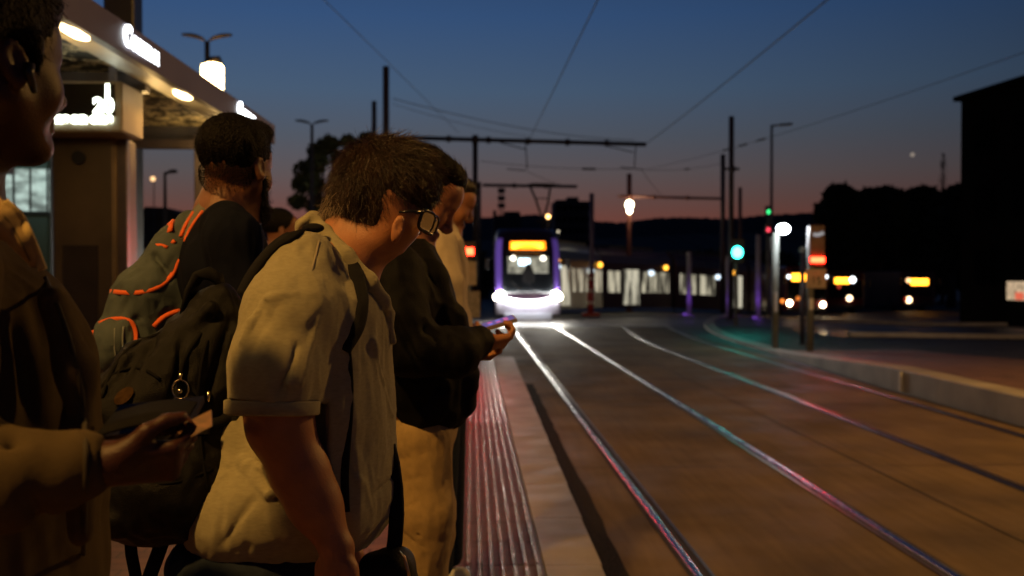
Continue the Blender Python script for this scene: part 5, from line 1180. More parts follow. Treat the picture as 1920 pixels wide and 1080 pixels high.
    so = sdf_obj(s, "polo_shirt", POLO, t, fold=[(.0045, (7, 7, 5), 2, False), (.0030, (17, 17, 6), 4, True), (.0014, (42, 42, 16), 7, True), (.0006, (80, 80, 50), 6, False)])
    # sleeve rib and seam
    rib = MB(); ctr = cpt-up*0.012; A = np.cross(up, (0, 1, 0)); A /= np.linalg.norm(A); B = np.cross(up, A); vs = []
    for k in range(40):
        a = 2*math.pi*k/40
        for (rr, zz) in ((.0755, -.010), (.078, -.008), (.0785, .012), (.076, .014)): vs.append(ctr+(A*math.cos(a)+B*math.sin(a))*rr*(1+0.02*math.sin(3*a))+up*zz)
    rib.add(vs, [(4*k+j, 4*((k+1) % 40)+j, 4*((k+1) % 40)+(j+1) % 4, 4*k+(j+1) % 4) for k in range(40) for j in range(4)]); rib.obj("sleeve_rib", POLO, so, True)
    ribbon("seam", draped([s], [(598, 452), (592, 480), (584, 508)], 0.0012), 0.004, 0.002, mat("seam_shadow_cloth", (0.27, 0.23, 0.17), 0.9), so)
    # collar: a standing band round the neck with its point on the chest
    q = box_px(540, 370, 780, 640, 1.68, 2.14, 0.004)
    for near in (1, -1):
        dd = -0.085*near
        q.ch([(588, 412, 1.915), (606, 438, 1.90+dd*.8), (648, 482, 1.885+dd), (690, 528, 1.885+dd*.95), (716, 566, 1.89+dd*.7), (732, 588, 1.90+dd*.45)], [13, 17, 17, 17, 15, 9], .012, sy=.6)
    q.ch([(588, 412, 1.915), (574, 425, 1.915), (566, 444, 1.90)], [14, 13, 11], .012, sy=4.5)
    q.ch([(706, 540, 1.88), (728, 600, 1.86), (736, 640, 1.86)], [10, 9, 7], .012)
    sdf_obj(q, "collar", POLO, so, fold=[(.0016, (30, 30, 30), 8, False)])
    # trousers and shoes
    l = box_px(250, 980, 700, 1880, 1.60, 2.20, 0.0075)
    l.e((470, 1055, 1.88), 150, .175, 85, .05); l.ch([(450, 1090, 1.80), (440, 1430, 1.80), (420, 1790, 1.80)], [92, 66, 52], .04); l.ch([(500, 1090, 2.0), (520, 1430, 2.0), (520, 1790, 2.02)], [92, 66, 52], .04)
    sdf_obj(l, "trousers", JEAN, t, fold=[(.004, (10, 10, 5), 12, False), (.002, (30, 30, 12), 13, True)])
    for px_, d in ((432, 1.80), (530, 2.02)):
        o = MB(); b = footpoint(px_, d); b.z = 0
        k = SDF([b.x-.14, b.y-.08, -.005], [b.x+.24, b.y+.08, .14], .006); k.cone((b.x-.02, b.y, .06), (b.x-.02, b.y, .10), .05, .045); k.cone((b.x-.04, b.y, .045), (b.x+.15, b.y+.02, .035), .045, .038); k.plane((0, 0, 0.002), (0, 0, -1)); sdf_obj(k, "shoe", SHOEB, t)
    # glasses
    FR = mat("black_acetate_frame", (0.012, 0.012, 0.014), 0.22)
    gl = MB(); gl.tube([PT(748, 398, 1.80), PT(770, 396, 1.805), PT(788, 398, 1.815)], [0.0022, 0.0028, 0.0035], 8); go = gl.obj("glasses", FR, t, True)
    def lens(c, du, dv, n=26, name="rim"):
        vs = []
        for k in range(n):
            a = 2*math.pi*k/n; x = math.copysign(abs(math.cos(a))**0.6, math.cos(a)); y = math.copysign(abs(math.sin(a))**0.6, math.sin(a)); vs.append(c+du*x+dv*y)
        m = MB(); m.tube(vs+[vs[0], vs[1]], 0.0031, 8, caps=False); m.obj("rim", FR, go, True)
        m = MB(); m.prism(vs, du.cross(dv).normalized()*0.0015); m.obj("lens", LENS, go)
    LENS = mat("spectacle_lens", (0.9, 0.92, 0.95), 0.03, trans=1.0); 
    c1 = PT(800, 415, 1.845); du = (PT(812, 421, 1.875)-PT(788, 411, 1.825))*0.5; dv = (PT(806, 396, 1.845)-PT(794, 431, 1.850))*0.5
    lens(c1, du, dv); c2 = c1+Vector((0.004, 0.066, -0.002)); lens(c2, du, dv)
    m = MB(); m.tube([c1+du*1.05+dv*.3, c1+du*1.25+dv*.45+Vector((0, -.002, 0)), c2-du*1.05+dv*.3], 0.0026, 6); m.obj("bridge", FR, go, True)
    m = MB(); m.tube([PT(788, 397, 1.815), c1-du*0.95+dv*0.75], 0.0038, 8); m.obj("hinge", FR, go, True)
    return t, f, s
t3, f3, s3 = P3()

# ------------------------------------------------------------ black backpack on the leaning person's back
BAG = cloth("black_nylon", (0.0055, 0.0055, 0.006), 0.55, var=0.2, bump=0.35, bscale=500, sheen=0.15, vscale=12)
BAG.node_tree.nodes["Principled BSDF"].inputs["Specular IOR Level"].default_value = 0.18
def bag3():
    t = thing("backpack", tuple(PT(320, 1000, 1.84)), "bulging black backpack with a silver ring zip pull, worn over the polo shirt", "backpack")
    b = box_px(150, 500, 520, 1060, 1.55, 2.10, 0.0045)
    b.ch([(402, 590, 1.86), (360, 700, 1.85), (335, 880, 1.84)], [48, 92, 108], .05, sy=1.15); b.e((330, 900, 1.84), 138, .16, 112, .05); b.e((280, 780, 1.84), 92, .14, 120, .05)
    b.ch([(262, 690, 1.80), (232, 760, 1.79), (235, 900, 1.80)], [42, 55, 50], .022, sy=1.5); b.e((262, 950, 1.82), 80, .13, 52, .03)
    b.ch([(420, 560, 1.86), (440, 640, 1.86), (450, 800, 1.86), (430, 900, 1.86)], [22, 46, 52, 46], .03, sy=1.4)
    b.c((335, 650, 1.80), (240, 660, 1.80), 12, 10, .02); b.c((395, 575, 1.79), (330, 640, 1.78), 7, 7, .02)
    for a, c in (((290, 640), (235, 730)), ((345, 620), (300, 900)), ((430, 600), (380, 760)), ((205, 730), (260, 660))):
        pa, pc = b.hit(*a), b.hit(*c)
        if pa and pc: b.cone(pa, pc, .004, .003, .015, 's')
    bo = sdf_obj(b, "bag_body", BAG, t, fold=[(.005, (12, 12, 8), 31, False), (.0035, (28, 28, 16), 33, True), (.001, (80, 80, 60), 35, False)])
    hp = [PT(348, 592, 1.84), PT(358, 545, 1.84), PT(372, 518, 1.84), PT(392, 512, 1.84), PT(410, 522, 1.85), PT(416, 545, 1.86), PT(402, 580, 1.86)]
    ribbon("handle", [Vector(x) for x in hp], 0.026, 0.006, BLACKC, t, nrm=[(0.9, -0.5, 0)])
    ribbon("zip", draped([b], [(395, 600), (352, 660), (338, 700), (330, 780), (300, 860)], 0.001), 0.008, 0.003, mat("zip_tape", (0.008, 0.008, 0.008), 0.8, spec=0.08), t)
    ribbon("zip", draped([b], [(300, 625), (245, 650), (208, 700), (190, 745)], 0.001), 0.007, 0.003, mat("zip_tape", (0.008, 0.008, 0.008), 0.8, spec=0.08), t)
    SIL = mat("worn_silver", (0.75, 0.68, 0.55), 0.22, metal=1.0)
    c0 = b.hit(338, 730) or PT(338, 730, 1.7); c0 = c0+(Vector((0, 0, CAMZ))-c0).normalized()*0.006; m = MB()
    m.tube([c0+Vector((math.cos(a)*.014, 0, math.sin(a)*.0165)) for a in np.linspace(0, 2*math.pi, 25)], .0017, 8, caps=False); m.ball(c0+Vector((0, -.003, -.003)), .0048); m.tube([c0+Vector((0, 0, .0165)), c0+Vector((.001, 0, .028))], .0034, 8); m.obj("zip_pull", SIL, t, True)
    c0 = b.hit(392, 742) or PT(392, 742, 1.7); m = MB(); m.tube([c0+Vector((0, -.004, .008)), c0+Vector((0, -.006, -.010))], [.0035, .0028], 8); m.obj("zip_pull", SIL, t, True)
    for sm in ([(420, 575), (385, 650), (372, 740), (378, 850), (392, 930)], [(186, 730), (215, 700), (262, 690), (300, 712)], [(205, 880), (260, 905), (330, 905), (400, 880)]):
        ribbon("seam", draped([b], sm, 0.0012), 0.006, 0.0025, mat("seam_binding", (0.006, 0.006, 0.007), 0.8, spec=0.08), t)
    st = draped([b], [(300, 800), (352, 806), (410, 792), (448, 770)], 0.003); ribbon("compression_strap", st, 0.020, 0.003, BLACKC, t, nrm=[(0.1, -1, 0)])
    if st: q_ = st[len(st)//2]; m = MB(); m.box(q_-Vector((.016, .007, .014)), q_+Vector((.016, .0, .014)), ch=.003); m.obj("buckle", mat("black_buckle", (0.015, 0.015, 0.015), 0.3), t)
    # oval patch on the outer pocket
    c0 = b.hit(232, 742) or PT(232, 742, 1.7)
    pts = [(232+18*math.cos(a)+4*math.sin(a), 742-16*math.sin(a)+6*math.cos(a)*-1) for a in np.linspace(0, 2*math.pi, 18)[:-1]]
    vs = [(b.hit(*p) or c0) for p in pts]; eye = Vector((0, 0, CAMZ)); vs = [v+(eye-v).normalized()*.003 for v in vs]; cc = sum(vs, Vector())/len(vs); m = MB(); m.add(vs+[cc], [(i, (i+1) % 17, 17) for i in range(17)])
    m.obj("patch", mat("brown_leather_patch", (0.05, 0.026, 0.009), 0.8, spec=0.08, var=0.4, vscale=60), t, True)
    ribbon("dangling_strap", [PT(242, 985, 1.80), PT(246, 1040, 1.80), PT(258, 1100, 1.80), PT(262, 1180, 1.80)], 0.022, 0.002, BLACKC, t, nrm=[(0.1, -1, 0)])
    ribbon("dangling_strap", [PT(310, 1000, 1.80), PT(288, 1060, 1.80), PT(270, 1110, 1.80), PT(262, 1170, 1.80)], 0.026, 0.002, BLACKC, t, nrm=[(0.1, -1, 0)])
    # shoulder strap over the near shoulder, under the arm and back
    st = draped([s3], [(600, 425), (632, 452), (660, 505), (673, 560), (666, 610), (648, 640), (640, 655)], 0.005, 7)
    ribbon("shoulder_strap", st, 0.034, 0.006, BLACKC, t, nrm=[(0.1, -1, 0.2)])
    st = draped([s3], [(612, 436), (588, 432), (556, 438), (522, 456), (492, 486), (468, 520), (452, 552)], 0.012, 7)
    ribbon("shoulder_strap", st, [0.024]*len(st), 0.008, BLACKC, t, nrm=[(-0.4, -0.7, 0.6)])
    m = MB(); k0 = s3.hit(588, 432) or PT(588, 432, 1.8); m.ball(k0+Vector((0, -.004, .004)), (.020, .009, .009)); m.obj("strap_pad", BLACKC, t, True)
    st = draped([s3], [(650, 655), (654, 700), (655, 760), (650, 830), (646, 900), (648, 960)], 0.004, 7)
    ribbon("webbing", st, 0.015, 0.003, BLACKC, t, nrm=[(0.1, -1, 0)])
    return b
b3 = bag3()
# dark shoulder bag hanging in front of the person
t = thing("shoulder_bag", tuple(PT(735, 1100, 1.80)), "small black shoulder bag with a strap, hanging low in front of the polo shirt", "bag")
b = box_px(640, 1000, 800, 1180, 1.66, 1.96, 0.005); b.ch([(700, 1065, 1.80), (745, 1062, 1.80), (760, 1120, 1.80), (700, 1130, 1.80)], [30, 28, 26, 32], .03, sy=1.5); sdf_obj(b, "bag_body", BAG, t, fold=[(.003, (20, 20, 14), 41, False)])
m = MB(); m.tube([PT(748, 1035, 1.76), PT(758, 1045, 1.75), PT(766, 1075, 1.75), PT(768, 1100, 1.75)], 0.003, 6); m.obj("zip", mat("brass_zip", (0.5, 0.35, 0.18), 0.3, metal=1), t, True)
ribbon("strap", [PT(728, 835, 1.84), PT(736, 870, 1.83), PT(742, 915, 1.82), PT(744, 965, 1.81), PT(741, 1010, 1.80), PT(737, 1045, 1.80)], 0.028, 0.004, BLACKC, t, nrm=[(0.1, -1, 0)])

def shoes(person, spots, m, size=1.0, ang=0.0, name="shoe"):
    for (x, y) in spots:
        c, s_ = math.cos(ang), math.sin(ang); b = Vector((x, y, 0)); k = SDF([x-.26, y-.26, -.005], [x+.26, y+.26, .15], .007); D = Vector((c, s_, 0))
        k.cone(b+Vector((0, 0, .07))-D*.01, b+Vector((0, 0, .11))-D*.01, .045*size, .04*size); k.cone(b-D*.045+Vector((0, 0, .04)), b+D*.14+Vector((0, 0, .032)), .044*size, .036*size, .03); k.plane((0, 0, .002), (0, 0, -1)); sdf_obj(k, name, m, person)
def hairline(name, g, m, ms, person, n, ln, flow, **kw):
    P, Fc = g.mesh(); P = folds(P, Fc, [(.0025, (40, 40, 20), 3, True)]); ho = np_mesh(name, P, Fc, m, person); hair_strands("hair_strand", P, vnormals(P, Fc), n, ln, flow, ms, ho, **kw); return ho
BLKHAIR = mat("black_hair", (0.004, 0.003, 0.0025), 0.6, spec=0.12, var=0.3, bump=0.6, bscale=200); BLKHAIRS = mat("black_hair_strand", (0.004, 0.003, 0.0025), 0.5, spec=0.2)
DKHAIR = mat("dark_brown_hair", (0.014, 0.009, 0.006), 0.38, var=0.4, vscale=40, bump=0.6, bscale=200, stretch=(3, 3, 1)); DKHAIRS = mat("dark_brown_strand", (0.012, 0.007, 0.004), 0.4)

# ------------------------------------------------------------ person cropped by the left edge, close to the camera
def P1():
    d = 1.25; t = thing("person", tuple(footpoint(-20, 1.3)), "person in a shade-darkened coat with lit pale collar and earbud, holding a wallet phone", "person")
    f = box_px(-330, -120, 400, 1180, 0.95, 1.62, 0.0045); R = headR(31, -2, 0); hc = PT(-34, 125, d); T = head(f, hc, R, 0.95)
    f.c((-62, 225, 1.27), (-120, 360, 1.29), 72, 88, .04); f.c((-125, 440, 1.29), (-60, 1000, 1.32), 110, 150, .08, sy=1.2)
    f.ch([(-95, 500, 1.16), (-125, 830, 1.09), (25, 896, 1.095), (205, 868, 1.12)], [78, 60, 54, 42], .03)
    W_ = PT(198, 872, 1.12); hand(f, W_, Vector((1, .34, .0)), Vector((.1, .75, .6)), curl=1.05, s=0.80, thumb_side=1)
    sdf_obj(f, "body", skin_mat("shaded_brown_skin", (0.045, 0.014, 0.007)), t)  # skin darkened to stand for the shade on this person
    g = box_px(-250, -170, 160, 330, 1.05, 1.5, 0.0045); Rn = np.array(R); hh = np.array(hc)
    g.ell(hh+Rn@np.array((0, -.022, .050)), (.087, .107, .088), Rn); g.ell(hh+Rn@np.array((0, .045, .088)), (.066, .055, .04), Rn, .03); g.ell(hh+Rn@np.array((0, -.075, -.02)), (.062, .04, .06), Rn, .03)
    g.cone(hh+Rn@np.array((.076, .018, .03)), hh+Rn@np.array((.077, .020, -.012)), .010, .006, .015); g.ell(hh+Rn@np.array((.088, -.012, -.016)), (.035, .034, .046), Rn, .01, 's'); g.ell(hh+Rn@np.array((0, .12, -.02)), (.09, .055, .085), Rn, .01, 's')
    hairline("hair", g, BLKHAIR, BLKHAIRS, t, 4500, 0.011, lambda p: (p-np.array(hc+Vector((0, 0, .12))))*np.array([1, 1, 1.2]), rad_=.0006, lift=.35)
    e = MB(); a = Vector(T(.090, .004, -.006)); e.tube([a, a+Vector((.002, -.004, -.012)), Vector(T(.088, .012, -.040))], [.0075, .006, .0035], 10); e.obj("earbud", mat("black_earbud", (0.01, 0.01, 0.01), 0.35), t, True)
    COAT = cloth("shaded_olive_coat", (0.080, 0.058, 0.030), 0.88, var=0.12, bump=0.3, bscale=700, vscale=40)  # coat colour darkened to carry its shade, same cloth as the collar
    c = box_px(-360, 330, 300, 1760, 0.93, 1.66, 0.006)
    c.e((-85, 680, 1.31), 212, .20, 210, .06); c.ch([(-60, 700, 1.31), (-48, 900, 1.31), (-40, 1100, 1.31), (-40, 1500, 1.31)], [205, 214, 205, 200], .05, sy=1.15); c.c((-130, 440, 1.28), (-110, 570, 1.29), 84, 160, .05, sy=1.15)
    c.ch([(-95, 500, 1.14), (-130, 700, 1.09), (-120, 830, 1.08)], [92, 88, 82], .04); c.ch([(-120, 850, 1.08), (20, 900, 1.09), (150, 872, 1.11)], [86, 78, 64], .03)
    p0 = np.array(PT(196, 868, 1.11)); ax = np.array(PT(196, 868, 1.11)-PT(80, 888, 1.10)); ax /= np.linalg.norm(ax); sl, Pq = c._sub(p0-.10, p0+.10); dd = (Pq-p0)@ax; c.F[sl] = np.where(Pq[..., 1] < 1.19, np.maximum(c.F[sl], dd.astype(np.float32)), c.F[sl])
    c.ch([(100, 560, 1.22), (140, 700, 1.21), (150, 1000, 1.20)], [22, 24, 26], .04)
    for a_, b_ in (((60, 560), (120, 780)), ((20, 620), (60, 800)), ((60, 940), (130, 1060)), ((10, 820), (70, 960))):
        pa, pb = c.hit(*a_), c.hit(*b_)
        if pa and pb: c.cone(pa, pb, .005, .003, .02, 's')
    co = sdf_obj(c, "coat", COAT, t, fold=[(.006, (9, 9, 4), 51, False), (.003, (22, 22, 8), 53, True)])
    k = box_px(-160, 310, 130, 600, 1.02, 1.50, 0.005); k.ch([(-110, 352, 1.25), (-40, 374, 1.17), (5, 406, 1.14), (42, 452, 1.14), (64, 496, 1.15)], [34, 30, 24, 18, 7], .014); k.ch([(-100, 376, 1.28), (-60, 398, 1.13), (-12, 420, 1.12)], [46, 36, 24], .014); k.ch([(-100, 360, 1.25), (-50, 370, 1.34), (0, 420, 1.34)], [34, 30, 16], .03)
    sdf_obj(k, "collar", cloth("lit_tan_collar", (0.36, 0.25, 0.10), 0.85, var=0.08), t, fold=[(.003, (22, 22, 22), 55, True)])  # collar coloured paler than the coat for the lamp light on it
    for sm, w_, nm in (([(8, 378), (34, 402), (54, 440), (70, 480), (80, 506)], .010, "placket"), ([(-6, 392), (20, 420), (40, 455), (56, 488)], .002, "stitching")):
        st = draped([k], sm, .002, 6)
        if len(st) > 2: ribbon(nm, st, w_, .004, cloth("collar_flap", (0.44, 0.33, 0.14), 0.8) if w_ > .005 else mat("dark_stitching", (0.10, 0.07, 0.03), 0.8), co, nrm=[(.2, -1, .1)])
    ribbon("placket_edge", draped([c], [(84, 520), (118, 600), (146, 700), (158, 800), (160, 900), (156, 1040)], .002, 10), .006, .003, mat("coat_edge_seam", (0.03, 0.022, 0.012), 0.8), co, nrm=[(.2, -1, .1)])
    l = box_px(-260, 1380, 180, 2600, 1.05, 1.58, 0.01); l.c((-50, 1450, 1.24), (-60, 2450, 1.24), 110, 72, .03); l.c((-10, 1450, 1.40), (-10, 2300, 1.40), 110, 72, .03); sdf_obj(l, "trousers", JEAN, t)
    x = PT(-60, 540, 1.24); y = PT(-10, 540, 1.40); shoes(t, [(x.x, x.y), (y.x, y.y)], SHOEB, ang=.3)
    # phone in a wallet case, held in the hand
    q = thing("phone", tuple(PT(280, 800, 1.16)), "black phone in an open wallet case with an orange card, in the foreground person's hand", "phone")
    a, b_, up = PT(185, 832, 1.18), PT(372, 812, 1.20), Vector((0, .075, .028))
    def slab(a, b, w_, th, nm, m_):
        n = (b-a).cross(w_).normalized()*th; mb = MB(); mb.prism([a, b, b+w_, a+w_], n); return mb.obj(nm, m_, q)
    slab(a, b_-Vector((.012, 0, 0)), up, .009, "handset", mat("phone_black", (0.012, 0.012, 0.014), 0.2))
    fl = MB(); n_ = 9; vs = []
    for i in range(n_):
        u = i/(n_-1); p = PT(178+165*u, 822-34*math.sin(u*1.9)+10*u, 1.13+.02*u); vs += [p, p+Vector((.0, .06, .018)), p+Vector((.0, .06, .021)), p+Vector((0, 0, .003))]
    fl.add(vs, [(4*i+j, 4*i+(j+1) % 4, 4*i+4+(j+1) % 4, 4*i+4+j) for i in range(n_-1) for j in range(4)]); fl.obj("case_flap", mat("black_leather_case", (0.006, 0.0055, 0.005), 0.8, spec=0.1), q, True)
    ca = PT(335, 832, 1.14); cb = PT(398, 800, 1.15); slab(ca, cb, Vector((-.006, .02, .016)), .0012, "card", mat("orange_card", (0.15, 0.06, 0.02), 0.45, var=0.5, vscale=90))
P1()

# ------------------------------------------------------------ bearded person with grey and orange backpack
NAVY = cloth("navy_knit_sweater", (0.0045, 0.006, 0.014), 0.9, var=0.15, bump=0.3, bscale=500, sheen=0.5)
def P2():
    d = 2.55; t = thing("person", tuple(footpoint(440, 2.58)), "bearded person with cropped dark hair in a navy sweater, turned away", "person")
    f = box_px(310, 190, 580, 900, 2.2, 2.95, 0.0055); R = headR(24, 4, 0); hc = PT(444, 316, d); T = head(f, hc, R, 0.96, jaw=1.08); Rn = np.array(R); hh = np.array(hc)
    f.c((436, 350, 2.56), (424, 395, 2.58), 42, 46, .03); f.c((424, 410, 2.58), (430, 700, 2.6), 55, 66, .05, sy=1.5); f.ch([(430, 440, 2.40), (455, 640, 2.36), (490, 760, 2.36)], [36, 32, 24], .03); sdf_obj(f, "body", SKIN2, t)
    g = box_px(350, 190, 560, 430, 2.35, 2.8, 0.0045)
    g.ell(hh+Rn@np.array((0, -.017, .050)), (.083, .104, .086), Rn); g.ell(hh+Rn@np.array((0, .05, .10)), (.062, .05, .035), Rn, .02)
    g.ell(hh+Rn@np.array((0, -.10, -.085)), (.10, .10, .045), Rn, .01, 's'); g.ell(hh+Rn@np.array((0, .12, -.02)), (.09, .06, .085), Rn, .01, 's'); g.ell(hh+Rn@np.array((.09, -.02, -.035)), (.04, .055, .04), Rn, .01, 's')
    def fl(p): q = p-np.array(hc+Vector((0, 0, .14))); return q
    hairline("hair", g, BLKHAIR, BLKHAIRS, t, 5000, 0.007, fl, rad_=.0007, lift=.6, jit=1.0)
    # clipped fade below the hairline
    g2 = box_px(350, 190, 560, 430, 2.35, 2.8, 0.006); g2.ell(hh+Rn@np.array((0, -.015, .035)), (.0765, .0985, .0885), Rn); g2.ell(hh+Rn@np.array((0, -.04, -.03)), (.066, .062, .05), Rn, .03); g2.ell(hh+Rn@np.array((0, .12, -.02)), (.09, .06, .085), Rn, .01, 's')
    Pf, Ff = g2.mesh(); zl = (Pf-hh)@Rn[:, 2]; wf = np.where(zl < -.005, np.exp(-((zl+.02)/.032)**2), 1e-6)
    hair_strands("clipped_hair", Pf, vnormals(Pf, Ff), 5200, 0.004, fl, BLKHAIRS, t, rad_=.0006, lift=.8, jit=1.2, weight=wf, seg=2)
    g = box_px(430, 330, 560, 440, 2.35, 2.8, 0.0045)
    for q in (-1, 1): g.cone(hh+Rn@np.array((q*.066, .018, -.035)), hh+Rn@np.array((q*.030, .062, -.100)), .012, .020, .02)
    g.cone(hh+Rn@np.array((-.02, .080, -.105)), hh+Rn@np.array((.02, .080, -.105)), .026, .026, .02); g.cone(hh+Rn@np.array((-.02, .092, -.058)), hh+Rn@np.array((.02, .092, -.058)), .007, .007, .01)
    hairline("beard", g, BLKHAIR, BLKHAIRS, t, 2200, 0.012, fl, rad_=.0007, lift=.7, jit=1.0)
    s = box_px(290, 330, 590, 950, 2.2, 2.98, 0.006)
    s.c((424, 385, 2.58), (418, 420, 2.58), 46, 58, .04, sy=1.3); s.e((424, 520, 2.59), 84, .21, 122, .05); s.e((430, 660, 2.60), 78, .18, 130, .06); s.ch([(426, 420, 2.44), (440, 450, 2.39), (462, 640, 2.35), (490, 740, 2.37)], [42, 46, 40, 32], .035); s.ch([(410, 440, 2.78), (440, 640, 2.84), (480, 740, 2.80)], [40, 36, 30], .03)
    s.c((360, 470, 2.55), (365, 560, 2.55), 30, 30, .04)
    so = sdf_obj(s, "sweater", NAVY, t, fold=[(.005, (9, 9, 4), 61, False), (.003, (24, 24, 9), 62, True)])
    l = box_px(330, 760, 560, 1560, 2.3, 2.9, 0.01); l.c((430, 800, 2.60), (430, 840, 2.60), 74, 74, .05, sy=1.3); l.c((425, 850, 2.50), (420, 1470, 2.50), 56, 36, .03); l.c((440, 850, 2.70), (445, 1430, 2.70), 56, 36, .03); sdf_obj(l, "trousers", JEAN, t, fold=[(.003, (20, 20, 8), 63, True)])
    shoes(t, [(PT(420, 540, 2.50).x, 2.50), (PT(445, 540, 2.70).x, 2.70)], SHOEB, ang=.4)
    # backpack
    OR = cloth("orange_piping", (0.75, 0.13, 0.025), 0.6, var=0.05, bump=0.1, bscale=300); GREYB = cloth("grey_green_ripstop", (0.07, 0.09, 0.095), 0.65, var=0.22, bump=0.3, bscale=400, vscale=9)
    GREYL = cloth("light_grey_panel", (0.17, 0.195, 0.20), 0.6, var=0.15)
    q = thing("backpack", tuple(PT(260, 680, 2.5)), "grey backpack with bright orange piping on the bearded person's back", "backpack")
    b = box_px(140, 340, 480, 780, 2.2, 2.85, 0.005)
    b.ch([(352, 420, 2.53), (330, 480, 2.52), (290, 560, 2.50), (268, 640, 2.50)], [24, 44, 62, 74], .04, sy=1.25); b.e((238, 640, 2.48), 52, .12, 60, .03); b.c((215, 625, 2.45), (222, 660, 2.45), 32, 36, .015, sy=1.5); b.c((250, 540, 2.48), (232, 580, 2.47), 30, 30, .02, sy=1.5); b.ch([(380, 400, 2.5), (370, 500, 2.5), (345, 600, 2.5)], [14, 30, 40], .03)
    for a_, c_ in (((218, 595), (240, 560)), ((290, 480), (320, 520)), ((255, 600), (262, 660))):
        pa, pb = b.hit(*a_), b.hit(*c_)
        if pa and pb: b.cone(pa, pb, .006, .004, .014, 's')
    bo = sdf_obj(b, "bag_body", GREYB, q, fold=[(.005, (14, 14, 9), 65, False), (.003, (34, 34, 20), 66, True)])
    def pipe(pl, w_=0.018, m=OR, nm="piping", lift=.003): 
        st = draped([b], pl, lift, 6, smooth=3)
        if len(st) > 2: ribbon(nm, st, w_*(.72 if m is OR else 1), .005, m, q, nrm=[(-.3, -1, .2)])
    pipe([(207, 546), (235, 549), (272, 547), (305, 533), (325, 512), (334, 486)], .017); pipe([(186, 606), (205, 599), (232, 597), (248, 603), (255, 625), (254, 650)], .015); pipe([(288, 612), (303, 596), (322, 586), (338, 582)], .016)
    pipe([(174, 620), (173, 640), (180, 665)], .010); pipe([(284, 462), (300, 457), (314, 464)], .012); pipe([(322, 452), (328, 456)], .016); pipe([(330, 400), (324, 420), (316, 436)], .012)
    pipe([(216, 615), (214, 640), (218, 670)], .004, GREYL, "mesh_rib", .002); pipe([(232, 612), (230, 640), (234, 670)], .004, GREYL, "mesh_rib", .002)
    sp = [(455, 372), (440, 362), (415, 362), (392, 375), (370, 398), (352, 425), (342, 448)]
    st = draped([s, b], sp, .006, 6, smooth=3); ribbon("shoulder_strap", st, .042, .006, GREYL if False else cloth("grey_strap", (0.15, 0.15, 0.13), 0.7), q, nrm=[(-.35, -.75, .6)])
    for o, nm in ((-6.5, "piping"), (7, "piping")):
        st = draped([s, b], [(x_+o*.55, y_+o*.75) for x_, y_ in sp], .0095, 6, smooth=3); ribbon(nm, st, .009, .005, OR, q, nrm=[(-.35, -.75, .6)])
    st = draped([s, b], [(352, 372), (335, 388), (322, 410), (316, 436)], .006, 6); ribbon("shoulder_strap", st, .024, .006, OR, q, nrm=[(-.6, -.6, .5)])
P2()

